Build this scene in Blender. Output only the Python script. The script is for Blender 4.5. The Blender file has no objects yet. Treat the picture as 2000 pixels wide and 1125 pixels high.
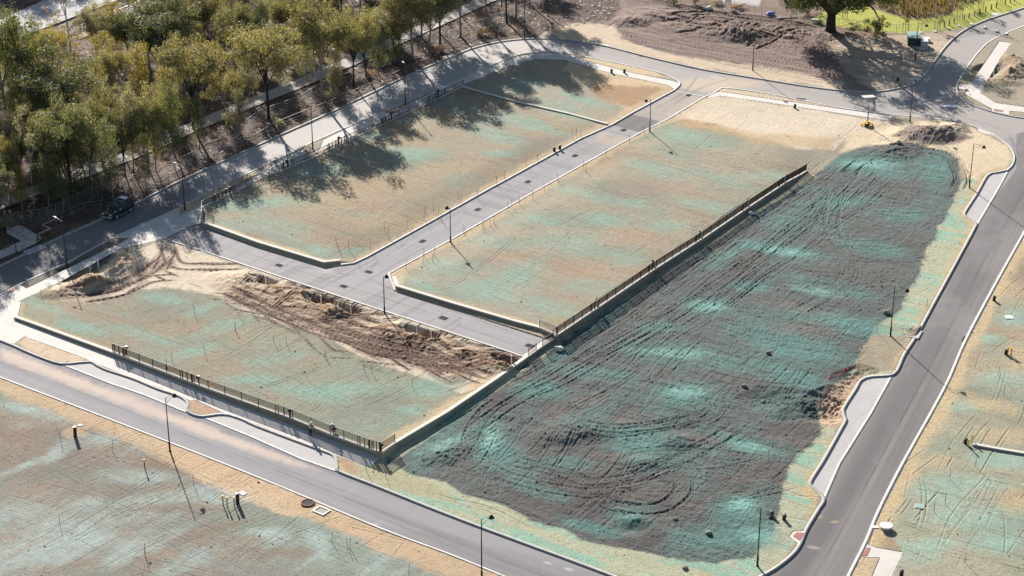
import bpy, bmesh, math, random
import numpy as np
from mathutils import Vector, Matrix
from mathutils.geometry import delaunay_2d_cdt

rnd = random.Random(7)
SC = bpy.context.scene
COL = SC.collection
# ---------------------------------------------------------------- camera
CAM_H = 110.0
FPX = 3900.0
TILT = math.radians(25.5)
cam_d = bpy.data.cameras.new('camera')
cam_d.sensor_width = 36.0
cam_d.lens = 36.0 * FPX / 2000.0
cam_d.clip_start = 1.0
cam_d.clip_end = 6000.0
cam = bpy.data.objects.new('camera', cam_d)
cam.location = (0, 0, CAM_H)
cam.rotation_euler = (math.radians(90) - TILT, 0, 0)
COL.objects.link(cam)
SC.camera = cam
# ---------------------------------------------------------------- light
SUN_EL = math.radians(24.7)
SUN_AZ = math.radians(-18.8)          # from +Y, clockwise positive
world = bpy.data.worlds.new('World')
SC.world = world
world.use_nodes = True
wn = world.node_tree
wn.nodes.clear()
sky = wn.nodes.new('ShaderNodeTexSky')
sky.sky_type = 'NISHITA'
sky.sun_disc = False
sky.sun_elevation = SUN_EL
sky.sun_rotation = SUN_AZ
sky.altitude = 50
sky.air_density = 1.0
sky.dust_density = 0.8
bg = wn.nodes.new('ShaderNodeBackground')
bg.inputs['Strength'].default_value = 0.056
wo = wn.nodes.new('ShaderNodeOutputWorld')
wn.links.new(sky.outputs[0], bg.inputs['Color'])
wn.links.new(bg.outputs[0], wo.inputs['Surface'])
sun_d = bpy.data.lights.new('sun', 'SUN')
sun_d.energy = 5.0
sun_d.angle = math.radians(0.5)
sun_d.color = (1.0, 0.94, 0.87)
sun = bpy.data.objects.new('sun', sun_d)
sdir = Vector((math.sin(-SUN_AZ) * math.cos(SUN_EL), -math.cos(SUN_AZ) * math.cos(SUN_EL), -math.sin(SUN_EL)))
sun.rotation_euler = sdir.to_track_quat('-Z', 'Y').to_euler()
sun.location = (0, 0, 200)
COL.objects.link(sun)
SC.view_settings.view_transform = 'Standard'
SC.view_settings.look = 'None'
SC.view_settings.gamma = 1.0
SC.view_settings.exposure = 1.32
SC.render.engine = 'CYCLES'
SC.cycles.max_bounces = 6
SC.cycles.diffuse_bounces = 3
SC.cycles.transparent_max_bounces = 8

# ---------------------------------------------------------------- geometry of the place
CT, ST = math.cos(TILT), math.sin(TILT)

def ray(px, py):
    a = (px - 1000.0) / FPX
    b = (py - 562.5) / FPX
    return a, CT - b * ST, -ST - b * CT

def flat(px, py, z=0.0):
    dx, dy, dz = ray(px, py)
    t = (CAM_H - z) / -dz
    return dx * t, dy * t

def Lz(X, Y):
    return 0.011 * (Y - 187.0)

def sstep(a, b, x):
    t = np.clip((x - a) / (b - a), 0, 1)
    return t * t * (3 - 2 * t)

def dist_poly(X, Y, pts):
    d = np.full(np.shape(X), 1e9)
    for (x0, y0), (x1, y1) in zip(pts[:-1], pts[1:]):
        vx, vy = x1 - x0, y1 - y0
        L2 = vx * vx + vy * vy + 1e-9
        t = np.clip(((X - x0) * vx + (Y - y0) * vy) / L2, 0, 1)
        d = np.minimum(d, np.hypot(X - x0 - t * vx, Y - y0 - t * vy))
    return d

def inside(PX, PY, poly):
    m = np.zeros(np.shape(PX), bool)
    n = len(poly)
    for i in range(n):
        x0, y0 = poly[i]
        x1, y1 = poly[(i + 1) % n]
        if y0 == y1:
            continue
        c = ((y0 > PY) != (y1 > PY)) & (PX < (x1 - x0) * (PY - y0) / (y1 - y0) + x0)
        m ^= c
    return m

def fl(pts, z=0.6):
    return [flat(x, y, z) for x, y in pts]

PLAT_BASE = 0.64
WEST_LINE = fl([(75, 572), (115, 552), (233, 487), (321, 466), (375, 440), (392, 406), (905, 166)])
LANE_L = fl([(716, 502), (953, 370), (1135, 270), (1236, 220), (1317, 176)], 1.0)
LANE_R = fl([(790, 520), (878, 470), (1000, 400), (1152, 314), (1304, 233), (1385, 189)], 1.0)
PASTWALL = fl([(1580, 338), (1640, 300), (1700, 262), (1740, 240)], 1.0)
LOTLINE = fl([(905, 173), (1190, 243)], 1.2)

def Pz(X, Y):
    a = Lz(X, Y)
    b = PLAT_BASE
    p = 0.5 * (a + b + np.sqrt((a - b) ** 2 + 0.01))
    t = sstep(0, 9, dist_poly(X, Y, WEST_LINE))
    return a + (p - a) * t

def Qz(X, Y):
    e = 0.36 * sstep(0.4, 6, dist_poly(X, Y, LANE_L)) * sstep(0.4, 6, dist_poly(X, Y, LANE_R))
    e = e * (1 - sstep(268, 296, Y)) * sstep(0, 6, dist_poly(X, Y, PASTWALL))
    return Pz(X, Y) + e

ZK = {'low': Lz, 'mid': Pz, 'lot': Qz}

def at(px, py, kind='low', dz=0.0):
    z = 0.5
    for _ in range(4):
        x, y = flat(px, py, z)
        z = float(ZK[kind](np.array(x), np.array(y))) + dz
    return Vector((x, y, z))

PLAT = [(34, 590), (27, 620), (216, 688), (405, 760), (724, 879), (748, 887), (775, 865), (876, 805), (972, 740), (1035, 695), (1087, 658),
        (1172, 600), (1284, 524), (1375, 466), (1466, 404), (1578, 333), (1740, 240), (1500, 199), (1405, 181), (1385, 187), (1323, 172), (1304, 166), (1189, 142), (1101, 117), (1044, 116),
        (1000, 127), (905, 166), (392, 404), (392, 437), (375, 440), (321, 466), (233, 487), (115, 552)]
LOT2 = [(392, 404), (905, 166), (1190, 241), (716, 500), (691, 511), (664, 510), (632, 513), (500, 473), (392, 434)]
LOT3 = [(772, 559), (768, 545), (765, 536), (790, 520), (878, 470), (1034, 382), (1152, 316), (1253, 260), (1304, 235), (1385, 190), (1740, 240), (1660, 288),
        (1578, 333), (1466, 404), (1375, 466), (1284, 524), (1172, 600), (1087, 657), (1050, 640), (1000, 627)]

# ---------------------------------------------------------------- materials
def srgb(r, g, b):
    def f(c):
        c /= 255.0
        return c / 12.92 if c <= 0.04045 else ((c + 0.055) / 1.055) ** 2.4
    return np.array([f(r), f(g), f(b)])

ALB = 0.55

def C(r, g, b):          # real-world base colour that a sunlit surface of this picture colour has
    return srgb(r, g, b) * ALB

def mat(name, base, rough=0.8, metal=0.0, noise=0.0, scale=3.0, bump=0.0, bscale=20.0, spec=0.3):
    m = bpy.data.materials.new(name)
    m.use_nodes = True
    nt = m.node_tree
    b = nt.nodes['Principled BSDF']
    b.inputs['Roughness'].default_value = rough
    b.inputs['Metallic'].default_value = metal
    b.inputs['Specular IOR Level'].default_value = spec
    base = tuple(float(v) for v in base)
    b.inputs['Base Color'].default_value = base + (1,)
    if noise or bump:
        tc = nt.nodes.new('ShaderNodeTexCoord')
    if noise:
        n = nt.nodes.new('ShaderNodeTexNoise')
        n.inputs['Scale'].default_value = scale
        n.inputs['Detail'].default_value = 8
        n.inputs['Roughness'].default_value = 0.65
        nt.links.new(tc.outputs['Object'], n.inputs['Vector'])
        r = nt.nodes.new('ShaderNodeMapRange')
        r.inputs[1].default_value = 0.3
        r.inputs[2].default_value = 0.7
        r.inputs[3].default_value = 1 - noise
        r.inputs[4].default_value = 1 + noise
        nt.links.new(n.outputs['Fac'], r.inputs[0])
        mx = nt.nodes.new('ShaderNodeVectorMath')
        mx.operation = 'SCALE'
        mx.inputs[0].default_value = base
        nt.links.new(r.outputs[0], mx.inputs['Scale'])
        nt.links.new(mx.outputs[0], b.inputs['Base Color'])
    if bump:
        n2 = nt.nodes.new('ShaderNodeTexNoise')
        n2.inputs['Scale'].default_value = bscale
        n2.inputs['Detail'].default_value = 5
        nt.links.new(tc.outputs['Object'], n2.inputs['Vector'])
        bp = nt.nodes.new('ShaderNodeBump')
        bp.inputs['Strength'].default_value = bump
        bp.inputs['Distance'].default_value = 0.05
        nt.links.new(n2.outputs['Fac'], bp.inputs['Height'])
        nt.links.new(bp.outputs[0], b.inputs['Normal'])
    return m

def vcol_mat(name, rough, s1, a1, s2, a2, bump, bscale, dist=0.06):
    m = bpy.data.materials.new(name)
    m.use_nodes = True
    nt = m.node_tree
    b = nt.nodes['Principled BSDF']
    b.inputs['Roughness'].default_value = rough
    b.inputs['Specular IOR Level'].default_value = 0.2
    at_ = nt.nodes.new('ShaderNodeAttribute')
    at_.attribute_name = 'Col'
    tc = nt.nodes.new('ShaderNodeTexCoord')
    cur = at_.outputs['Color']
    for s, a in ((s1, a1), (s2, a2)):
        n = nt.nodes.new('ShaderNodeTexNoise')
        n.inputs['Scale'].default_value = s
        n.inputs['Detail'].default_value = 6
        n.inputs['Roughness'].default_value = 0.7
        nt.links.new(tc.outputs['Object'], n.inputs['Vector'])
        r = nt.nodes.new('ShaderNodeMapRange')
        r.inputs[1].default_value = 0.3
        r.inputs[2].default_value = 0.7
        r.inputs[3].default_value = 1 - a
        r.inputs[4].default_value = 1 + a
        nt.links.new(n.outputs['Fac'], r.inputs[0])
        v = nt.nodes.new('ShaderNodeVectorMath')
        v.operation = 'SCALE'
        nt.links.new(cur, v.inputs[0])
        nt.links.new(r.outputs[0], v.inputs['Scale'])
        cur = v.outputs[0]
    nt.links.new(cur, b.inputs['Base Color'])
    if bump:
        n2 = nt.nodes.new('ShaderNodeTexNoise')
        n2.inputs['Scale'].default_value = bscale
        n2.inputs['Detail'].default_value = 6
        n2.inputs['Roughness'].default_value = 0.7
        nt.links.new(tc.outputs['Object'], n2.inputs['Vector'])
        bp = nt.nodes.new('ShaderNodeBump')
        bp.inputs['Strength'].default_value = bump
        bp.inputs['Distance'].default_value = dist
        nt.links.new(n2.outputs['Fac'], bp.inputs['Height'])
        nt.links.new(bp.outputs[0], b.inputs['Normal'])
    return m

M = {}
M['soil'] = vcol_mat('soil', 0.95, 1.2, 0.08, 5.0, 0.24, 0.65, 4.0, 0.10)
M['asphalt'] = vcol_mat('asphalt', 0.85, 0.5, 0.04, 30.0, 0.08, 0.15, 40.0, 0.01)
M['concrete'] = mat('concrete', C(240, 232, 222), 0.85, noise=0.07, scale=0.9, bump=0.1, bscale=30)
M['bay'] = mat('bay_concrete', C(208, 203, 200), 0.85, noise=0.08, scale=0.6)
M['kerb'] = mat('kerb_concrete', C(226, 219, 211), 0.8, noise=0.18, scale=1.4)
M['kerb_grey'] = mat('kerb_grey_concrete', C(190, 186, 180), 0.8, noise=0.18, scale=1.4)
M['wall'] = mat('wall_limestone', C(160, 156, 148), 0.9, noise=0.14, scale=1.8, bump=0.3, bscale=12)
M['coping'] = mat('coping_limestone', C(250, 240, 226), 0.9, noise=0.06, scale=2.2)
def joints(m, size=3.0, ang=54.9, dark=0.72):
    nt = m.node_tree; b = nt.nodes['Principled BSDF']
    src = b.inputs['Base Color'].links[0].from_socket
    tc = nt.nodes.new('ShaderNodeTexCoord'); mp = nt.nodes.new('ShaderNodeMapping'); mp.inputs['Rotation'].default_value = (0, 0, math.radians(-ang))
    br = nt.nodes.new('ShaderNodeTexBrick'); br.offset = 0.0; br.squash = 1.0
    br.inputs['Color1'].default_value = (1, 1, 1, 1); br.inputs['Color2'].default_value = (.95, .95, .95, 1); br.inputs['Mortar'].default_value = (dark, dark, dark, 1)
    br.inputs['Scale'].default_value = 1.0; br.inputs['Mortar Size'].default_value = 0.03; br.inputs['Mortar Smooth'].default_value = 0.3
    br.inputs['Brick Width'].default_value = size; br.inputs['Row Height'].default_value = size
    nt.links.new(tc.outputs['Object'], mp.inputs[0]); nt.links.new(mp.outputs[0], br.inputs['Vector'])
    mm = nt.nodes.new('ShaderNodeVectorMath'); mm.operation = 'MULTIPLY'
    nt.links.new(src, mm.inputs[0]); nt.links.new(br.outputs['Color'], mm.inputs[1]); nt.links.new(mm.outputs[0], b.inputs['Base Color'])
joints(M['concrete'], 2.4); joints(M['bay'], 4.5); joints(M['wall'], 1.6, dark=.8)
M['black'] = mat('black_powder_coat', (0.012, 0.012, 0.014), 0.45, spec=0.4)
M['brown_steel'] = mat('dark_brown_steel', (0.035, 0.022, 0.016), 0.6)
M['red_paver'] = mat('red_paver', C(190, 130, 115), 0.9, noise=0.1, scale=6)

# ---------------------------------------------------------------- object helpers
def tag(o, label=None, cat=None, group=None, kind=None):
    if label: o['label'] = label
    if cat: o['category'] = cat
    if group: o['group'] = group
    if kind: o['kind'] = kind
    return o

def empty(name, loc, rz=0.0):
    o = bpy.data.objects.new(name, None)
    o.empty_display_size = 0.3
    o.location = loc
    o.rotation_euler = (0, 0, rz)
    COL.objects.link(o)
    return o

class MB:
    """collects boxes, tubes and prisms; build() links them as ONE mesh object"""
    def __init__(s):
        s.v = []; s.f = []
    def add(s, vs, fs):
        o = len(s.v)
        s.v += [tuple(v) for v in vs]
        s.f += [tuple(i + o for i in f) for f in fs]
    def box(s, x0, x1, y0, y1, z0, z1, m=None):
        vs = [Vector(p) for p in ((x0, y0, z0), (x1, y0, z0), (x1, y1, z0), (x0, y1, z0), (x0, y0, z1), (x1, y0, z1), (x1, y1, z1), (x0, y1, z1))]
        if m is not None: vs = [m @ v for v in vs]
        s.add(vs, [(0, 3, 2, 1), (4, 5, 6, 7), (0, 1, 5, 4), (1, 2, 6, 5), (2, 3, 7, 6), (3, 0, 4, 7)])
        return s
    def tube(s, pts, rad, n=6, cap=True):
        pts = [Vector(p) for p in pts]
        if not hasattr(rad, '__len__'): rad = [rad] * len(pts)
        rings = []
        for i, p in enumerate(pts):
            d = (pts[min(i + 1, len(pts) - 1)] - pts[max(i - 1, 0)]).normalized()
            a = Vector((0, 0, 1)) if abs(d.z) < 0.9 else Vector((1, 0, 0))
            u = d.cross(a).normalized(); w = d.cross(u)
            rings.append([p + (u * math.cos(2 * math.pi * k / n) + w * math.sin(2 * math.pi * k / n)) * rad[i] for k in range(n)])
        vs = [v for r in rings for v in r]
        fs = []
        for i in range(len(pts) - 1):
            for k in range(n):
                fs.append((i * n + k, i * n + (k + 1) % n, (i + 1) * n + (k + 1) % n, (i + 1) * n + k))
        if cap:
            fs.append(tuple(range(n - 1, -1, -1)))
            fs.append(tuple((len(pts) - 1) * n + k for k in range(n)))
        s.add(vs, fs)
        return s
    def lathe(s, prof, n=16, c=(0, 0, 0)):
        vs = []
        for r, z in prof:
            for k in range(n):
                a = 2 * math.pi * k / n
                vs.append((c[0] + r * math.cos(a), c[1] + r * math.sin(a), c[2] + z))
        fs = []
        for i in range(len(prof) - 1):
            for k in range(n):
                fs.append((i * n + k, i * n + (k + 1) % n, (i + 1) * n + (k + 1) % n, (i + 1) * n + k))
        fs.append(tuple(range(n - 1, -1, -1)))
        fs.append(tuple((len(prof) - 1) * n + k for k in range(n)))
        s.add(vs, fs)
        return s
    def mesh(s, name, m, smooth=False):
        me = bpy.data.meshes.new(name)
        me.from_pydata(s.v, [], s.f)
        if m is not None: me.materials.append(m)
        if smooth:
            me.polygons.foreach_set('use_smooth', [True] * len(me.polygons))
        me.update()
        return me
    def build(s, name, m, parent=None, smooth=False):
        o = bpy.data.objects.new(name, s.mesh(name, m, smooth))
        if parent is not None: o.parent = parent
        COL.objects.link(o)
        return o

def copy_tree(o, parent=None):
    c = o.copy()
    COL.objects.link(c)
    if parent is not None: c.parent = parent
    for ch in list(o.children):
        copy_tree(ch, c)
    return c

def np_mesh(name, V, F, m, col=None, smooth=False):
    me = bpy.data.meshes.new(name)
    nv, nf = len(V), len(F)
    k = F.shape[1]
    me.vertices.add(nv)
    me.vertices.foreach_set('co', V.astype(np.float32).ravel())
    me.loops.add(nf * k)
    me.loops.foreach_set('vertex_index', F.astype(np.int32).ravel())
    me.polygons.add(nf)
    me.polygons.foreach_set('loop_start', np.arange(0, nf * k, k, dtype=np.int32))
    me.polygons.foreach_set('loop_total', np.full(nf, k, dtype=np.int32))
    if smooth:
        me.polygons.foreach_set('use_smooth', np.ones(nf, bool))
    me.update(calc_edges=True)
    if col is not None:
        a = me.color_attributes.new('Col', 'FLOAT_COLOR', 'POINT')
        c4 = np.ones((nv, 4), np.float32)
        c4[:, :3] = col
        a.data.foreach_set('color', c4.ravel())
    me.materials.append(m)
    o = bpy.data.objects.new(name, me)
    COL.objects.link(o)
    return o

def catmull(pts, step=0.5):
    P = [np.array(p, float) for p in pts]
    if len(P) == 2:
        n = max(2, int(np.linalg.norm(P[1] - P[0]) / step))
        return [P[0] + (P[1] - P[0]) * t for t in np.linspace(0, 1, n + 1)]
    P = [2 * P[0] - P[1]] + P + [2 * P[-1] - P[-2]]
    out = []
    for i in range(1, len(P) - 2):
        p0, p1, p2, p3 = P[i - 1:i + 3]
        n = max(2, int(np.linalg.norm(p2 - p1) / step))
        for t in np.linspace(0, 1, n, endpoint=False):
            out.append(0.5 * ((2 * p1) + (-p0 + p2) * t + (2 * p0 - 5 * p1 + 4 * p2 - p3) * t * t + (-p0 + 3 * p1 - 3 * p2 + p3) * t ** 3))
    out.append(P[-2])
    return out

# ---------------------------------------------------------------- outlines (photo pixels, unprojected onto the ground)
W_UP = [(-60, 550), (0, 519), (125, 459.5), (199, 427), (260, 399), (317.6, 370), (358, 350), (500, 285), (645, 219.6), (790.5, 150), (882, 110), (922, 94.6), (960, 84.5), (1000, 78),
        (1051, 75), (1101, 77), (1155, 84.5), (1189, 91), (1284, 115), (1371.6, 135), (1500, 156), (1567.6, 167), (1635, 175.7), (1689, 179), (1736.5, 175.7),
        (1777, 165.5), (1804, 148.6), (1824, 121.6), (1848, 89.5), (1878, 62.5), (1922, 40.5), (2000, 15), (2080, -12)]
NE_K = [(2080, 22), (2000, 50.7), (1939, 77.7), (1909, 105), (1885, 138.5), (1870, 165.5), (1871.6, 182), (1888.5, 199), (1932, 216), (1973, 226), (2000, 230), (2080, 240)]
R3_E = [(2090, 300), (2060, 350), (2000, 456), (1946, 552.5), (1888.5, 660.5), (1854, 740), (1821.7, 801.6), (1791, 856), (1753, 925), (1715.6, 1000), (1691.6, 1058), (1659, 1123), (1600, 1250)]
N_LOW = [(1395, 182), (1405, 175), (1420, 172), (1500, 183), (1635, 209.5), (1736.5, 223), (1838, 233), (1888.5, 241.6), (1942.6, 265), (1969.6, 284), (1981, 304), (1978, 321), (1968, 332)]
R3_W1 = [(1968, 332), (1945, 337), (1929, 342), (1907, 380), (1887, 410.5), (1885, 420.7), (1905, 435), (1903, 446), (1871.6, 505), (1831, 579.5), (1790.5, 654), (1767, 691), (1751.7, 724), (1736.5, 733),
         (1702.7, 735), (1682, 742), (1671, 760.5), (1647, 800), (1652, 818.7), (1643.7, 836), (1609.5, 897.4), (1584, 938.5), (1585.6, 949), (1609.5, 973), (1600, 992), (1575, 1034), (1561.6, 1065), (1541, 1089), (1500, 1118),
         (1440, 1143), (1360, 1153), (1260, 1146), (1188, 1121)]
R1_UP = [(1188, 1121), (1102.7, 1089), (945, 1031), (842, 991.5), (739.6, 950.5), (664, 921), (659, 914), (657, 901), (650.6, 888), (613, 873.5), (500, 831), (479, 821), (448, 810), (424, 809), (397, 813), (380, 810), (366, 802), (367, 788), (359, 778), (342, 770), (308, 759), (260, 739),
         (203, 720), (185, 710), (176, 706), (150, 708), (118, 710), (81, 698), (47, 684), (30, 676), (0, 664), (-60, 640)]
R1_LO = [(-60, 711), (0, 737), (240, 829), (500, 931), (740, 1031), (876, 1082), (982, 1125), (1300, 1255)]
W_LO = [(-60, 605), (0, 577), (40, 555), (132, 512), (220, 465), (351, 405), (431, 363), (479, 341), (500, 331), (628, 270), (794, 199), (888, 159), (1000, 111), (1042, 103), (1075, 101), (1111, 105), (1180, 118), (1277, 139), (1314, 152), (1328, 162), (1324, 170), (1317, 176)]
LANE_LK = [(1317, 176), (1236, 219.6), (1196, 243), (1135, 270), (1000, 344.6), (953, 370), (716, 502), (691, 513.6), (665.5, 517)]
LANE_RK = [(1395, 182), (1375, 190), (1304, 233), (1253, 258), (1152, 314), (1034, 380), (1000, 400), (878, 470), (760, 534), (772, 566)]
MID_LO = [(321, 466), (500, 525), (736, 603), (872, 647), (1000, 689), (1022, 697)]
MID_END = [(1022, 697), (1068, 664)]

ROAD_POLYS = [
    ('low', W_UP + [(2080, 22)] + NE_K[1:] + [(2100, 280)] + R3_E[1:] + [(1300, 1255)] + R1_LO[::-1][1:] + [(-60, 640)] + R1_UP[::-1][1:] + R3_W1[::-1][1:] + N_LOW[::-1][1:] + W_LO[::-1]),
]
BAYS = [
    [(128, 713), (150, 708), (176, 706), (185, 710), (203, 720), (260, 739), (308, 759), (342, 770), (359, 778), (367, 788), (366, 802), (356, 801), (284, 771), (216, 748)],
    [(397, 814), (424, 809), (448, 810), (479, 821), (500, 831), (613, 873.5), (650.6, 888), (657, 901), (659, 914), (650, 917), (585, 894), (489, 851)],
    [(1968, 332), (1945, 337), (1929, 342), (1907, 380), (1887, 410.5), (1885, 420.7), (1905, 435), (1909, 438), (1949, 370)],
    [(1741, 733), (1736.5, 733), (1702.7, 735), (1682, 742), (1671, 760.5), (1647, 800), (1652, 818.7), (1643.7, 836), (1609.5, 897.4), (1584, 938.5), (1585.6, 949), (1609.5, 973), (1640, 904), (1702, 805)]]
BAY_LINES = [[(118, 708), (128, 713), (216, 748), (284, 771), (356, 801), (367, 804)], [(395, 813), (489, 851), (585, 894), (650, 917), (664, 920)],
             [(1970, 331), (1949, 370), (1908, 439)], [(1743, 731), (1702, 805), (1640, 904), (1609, 975)]]
PATHS = [
    ('low', [(-60, 605), (0, 577), (40, 556), (51, 564), (255, 464.6), (220, 465.5), (351, 406), (352, 420), (400, 398), (441, 378), (495, 348), (561, 306), (590, 292), (600, 303), (625, 291), (632, 273),
      (745, 219), (765, 222), (800, 203), (850, 178), (858, 171), (925, 143), (965, 127), (1000, 113), (1042, 105), (1075, 103), (1111, 106), (1124, 110), (1140, 118), (1236, 143), (1314, 158), (1328, 163), (1323, 171), (1317, 175), (1304, 166), (1189, 142),
      (1101, 117), (1044, 115.5), (1000, 127), (905, 166), (392, 404), (392, 437), (375, 440), (321, 466), (233, 487), (115, 552), (34, 590), (27, 622), (20, 655), (0, 664), (-60, 640)]),
    ('low', [(0, 664), (20, 655), (27, 624), (216, 694), (405, 768), (724, 888), (744, 896), (721, 912.5), (660, 891), (651, 887), (613, 872), (479, 820), (448, 809), (432, 805), (380, 780.5), (371, 783),
      (362, 777), (342, 769), (260, 738), (213, 720), (176, 705), (163, 699), (47, 657), (28, 672)]),
    ('low', [(1385, 187), (1395, 182), (1405, 179), (1500, 193), (1742, 227), (1737, 236), (1500, 200), (1405, 187), (1380, 193)]),
    ('low', [(1952, 81), (1975, 84), (1952, 117), (1920, 172), (1914, 181), (1944, 201), (2000, 209), (2080, 218), (2080, 232), (1990, 218), (1971, 217), (1971, 224), (1938, 217), (1936, 212), (1885, 184), (1889, 176), (1872, 174), (1873, 165), (1895, 165)]),
    ('low', [(1541, 1048), (1549.6, 1038), (1573.6, 1036), (1561.6, 1064)]),
    ('low', [(1676, 1089), (1691.6, 1062), (1712, 1070), (1763.5, 1079), (1735, 1140), (1698, 1140), (1719, 1089)]),
    ('low', [(-50, 512), (0, 490), (41, 471), (13.7, 456), (12.4, 446.5), (35, 440), (43, 441), (80, 463), (77, 472), (43.5, 488), (0, 505.6), (-50, 528)]),
    ('low', [(1155, 85), (1158, 82), (1190, 87), (1189, 91.5)]),
    ('low', [(1772, 88), (1783, 75), (1818, 80), (1812, 96), (1800, 99)]),
    ('low', [(1909, 248), (1943, 262), (1933, 264), (1910, 257)]),
]
FPATH = [(-80, 430), (100, 362), (260, 302), (360, 257), (395, 242), (500, 198), (590, 162), (710, 110), (795, 71), (865, 40), (930, 10), (1010, -25)]
FARROAD = [(-60, 116), (57, 68), (141, 36), (262, -10), (330, -36), (200, -50), (40, 22), (-60, 66)]
# ---------------------------------------------------------------- the ground: height and colour on a fine world grid
def axis(lo, hi, step, far_lo, far_hi):
    f = np.arange(lo, hi, step)
    a = lo - np.geomspace(2, lo - far_lo, 14)[::-1] if far_lo < lo else np.array([])
    b = f[-1] + np.geomspace(2, far_hi - f[-1], 16)
    return np.concatenate([a, f, b])

def hw(Y):
    """half width of the finely meshed band at distance Y"""
    return np.maximum((np.asarray(Y) * CT + CAM_H * ST) * 1000.0 / FPX, 40.0)
def u_axis():
    f = np.arange(-1.09, 1.09, 0.00142)
    g = np.geomspace(0.02, 14, 14)
    return np.concatenate([f[0] - g[::-1], f, f[-1] + g])
us = u_axis()
yy_ = [162.0]
while yy_[-1] < 378: yy_.append(yy_[-1] + 0.125 * (yy_[-1] / 165.0) ** 1.25)
yf = np.array(yy_)
ys = np.concatenate([yf[0] - np.geomspace(1, 460, 14)[::-1], yf, yf[-1] + np.geomspace(1, 2300, 16)])
NX, NY = len(us), len(ys)
GU, GY = np.meshgrid(us, ys)
GX = GU * hw(GY)

def proj(X, Y, Z):
    dep = Y * CT + (CAM_H - Z) * ST
    up = Y * ST + (Z - CAM_H) * CT
    ok = dep > 5
    dep = np.where(ok, dep, 5)
    return np.where(ok, 1000 + FPX * X / dep, -9999), np.where(ok, 562.5 - FPX * up / dep, 9999)

ZL = Lz(GX, GY)
ZP = Pz(GX, GY)
ZQ = Qz(GX, GY)
pxl, pyl = proj(GX, GY, ZL)
pxp, pyp = proj(GX, GY, ZP)
pxq, pyq = proj(GX, GY, ZQ)
mplat = inside(pxp, pyp, PLAT)
mlot2 = inside(pxq, pyq, LOT2)
mlot3 = inside(pxq, pyq, LOT3)
mlot = mlot2 | mlot3
Z0 = np.where(mlot, ZQ, np.where(mplat, ZP, ZL))
PX, PY = proj(GX, GY, Z0)
MIDROAD = [(1328, 163), (1400, 174), (1395, 182), (1375, 190), (1304, 233), (1253, 258), (1152, 314), (1034, 380), (1000, 400), (878, 470), (760, 534), (773, 568), (1068, 662), (1022, 697),
           (1000, 689), (872, 647), (736, 603), (500, 525), (321, 466), (375, 440), (392, 438), (500, 481.5), (635, 523), (664.5, 518.6), (691, 513.6)] + LANE_LK[::-1][2:]
mmid = inside(pxp, pyp, MIDROAD)
mlow = inside(pxl, pyl, ROAD_POLYS[0][1]) & ~mplat
mbay = np.zeros_like(mlow)
for p in BAYS:
    mbay |= inside(pxl, pyl, p)
mpath = np.zeros_like(mlow)
for k, p in PATHS:
    mpath |= inside(pxl, pyl, p)
mfp = dist_poly(pxl, pyl * 2.4, [(x, y * 2.4) for x, y in catmull(FPATH, 30)]) < 15 * 1.25
mfr = inside(pxl, pyl, FARROAD)
mroad = mlow | mmid

_tab = np.random.RandomState(11).rand(16, 256, 256).astype(np.float32)
def vnoise(u, v, s):
    iu = np.floor(u); iv = np.floor(v)
    fu = u - iu; fv = v - iv
    fu = fu * fu * (3 - 2 * fu); fv = fv * fv * (3 - 2 * fv)
    a = iu.astype(np.int64) & 255; b = iv.astype(np.int64) & 255
    a1 = (a + 1) & 255; b1 = (b + 1) & 255
    T = _tab[s % 16]
    return (T[b, a] * (1 - fu) + T[b, a1] * fu) * (1 - fv) + (T[b1, a] * (1 - fu) + T[b1, a1] * fu) * fv

def fbm(lu, lv, ang=0.0, s=0, oct=4, gain=0.55):
    c, sn = math.cos(math.radians(ang)), math.sin(math.radians(ang))
    u = (GX * c + GY * sn) / lu + 17.3 * s; v = (-GX * sn + GY * c) / lv + 9.1 * s
    r = np.zeros(GX.shape, np.float32); a = 1.0; t = 0
    for o in range(oct):
        r += a * vnoise(u, v, s + o); t += a
        u = u * 2.03 + 5; v = v * 2.03 + 3; a *= gain
    return (r / t - 0.5) * 2.0

n_big = fbm(14, 14, 0, 1)
n_mid = fbm(3.2, 3.2, 0, 3)
n_fine = fbm(0.6, 0.6, 0, 5, 3, 0.8)
sB = fbm(14, 1.3, -35, 6)            # streaks along the long roads
sB2 = fbm(5, 0.5, -33, 8, 3)
sA = fbm(12, 1.0, 54.9, 9)           # streaks along the retaining walls
sH = fbm(9, 1.4, -24, 12)
n_w = fbm(9, 6, -15, 4)
n_w2 = fbm(11, 7, 10, 8)

# canvas = picture colour of the sunlit surface, converted to real base colour at the end
CV = np.zeros(GX.shape + (3,), np.float32)
CV[:] = srgb(178, 166, 142)

def mixin(colr, a, cv=None):
    cv = CV if cv is None else cv
    c = srgb(*colr).astype(np.float32)
    i = np.nonzero(a > 0.002)
    aa = a[i][:, None]
    cv[i] = cv[i] * (1 - aa) + c * aa

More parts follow.
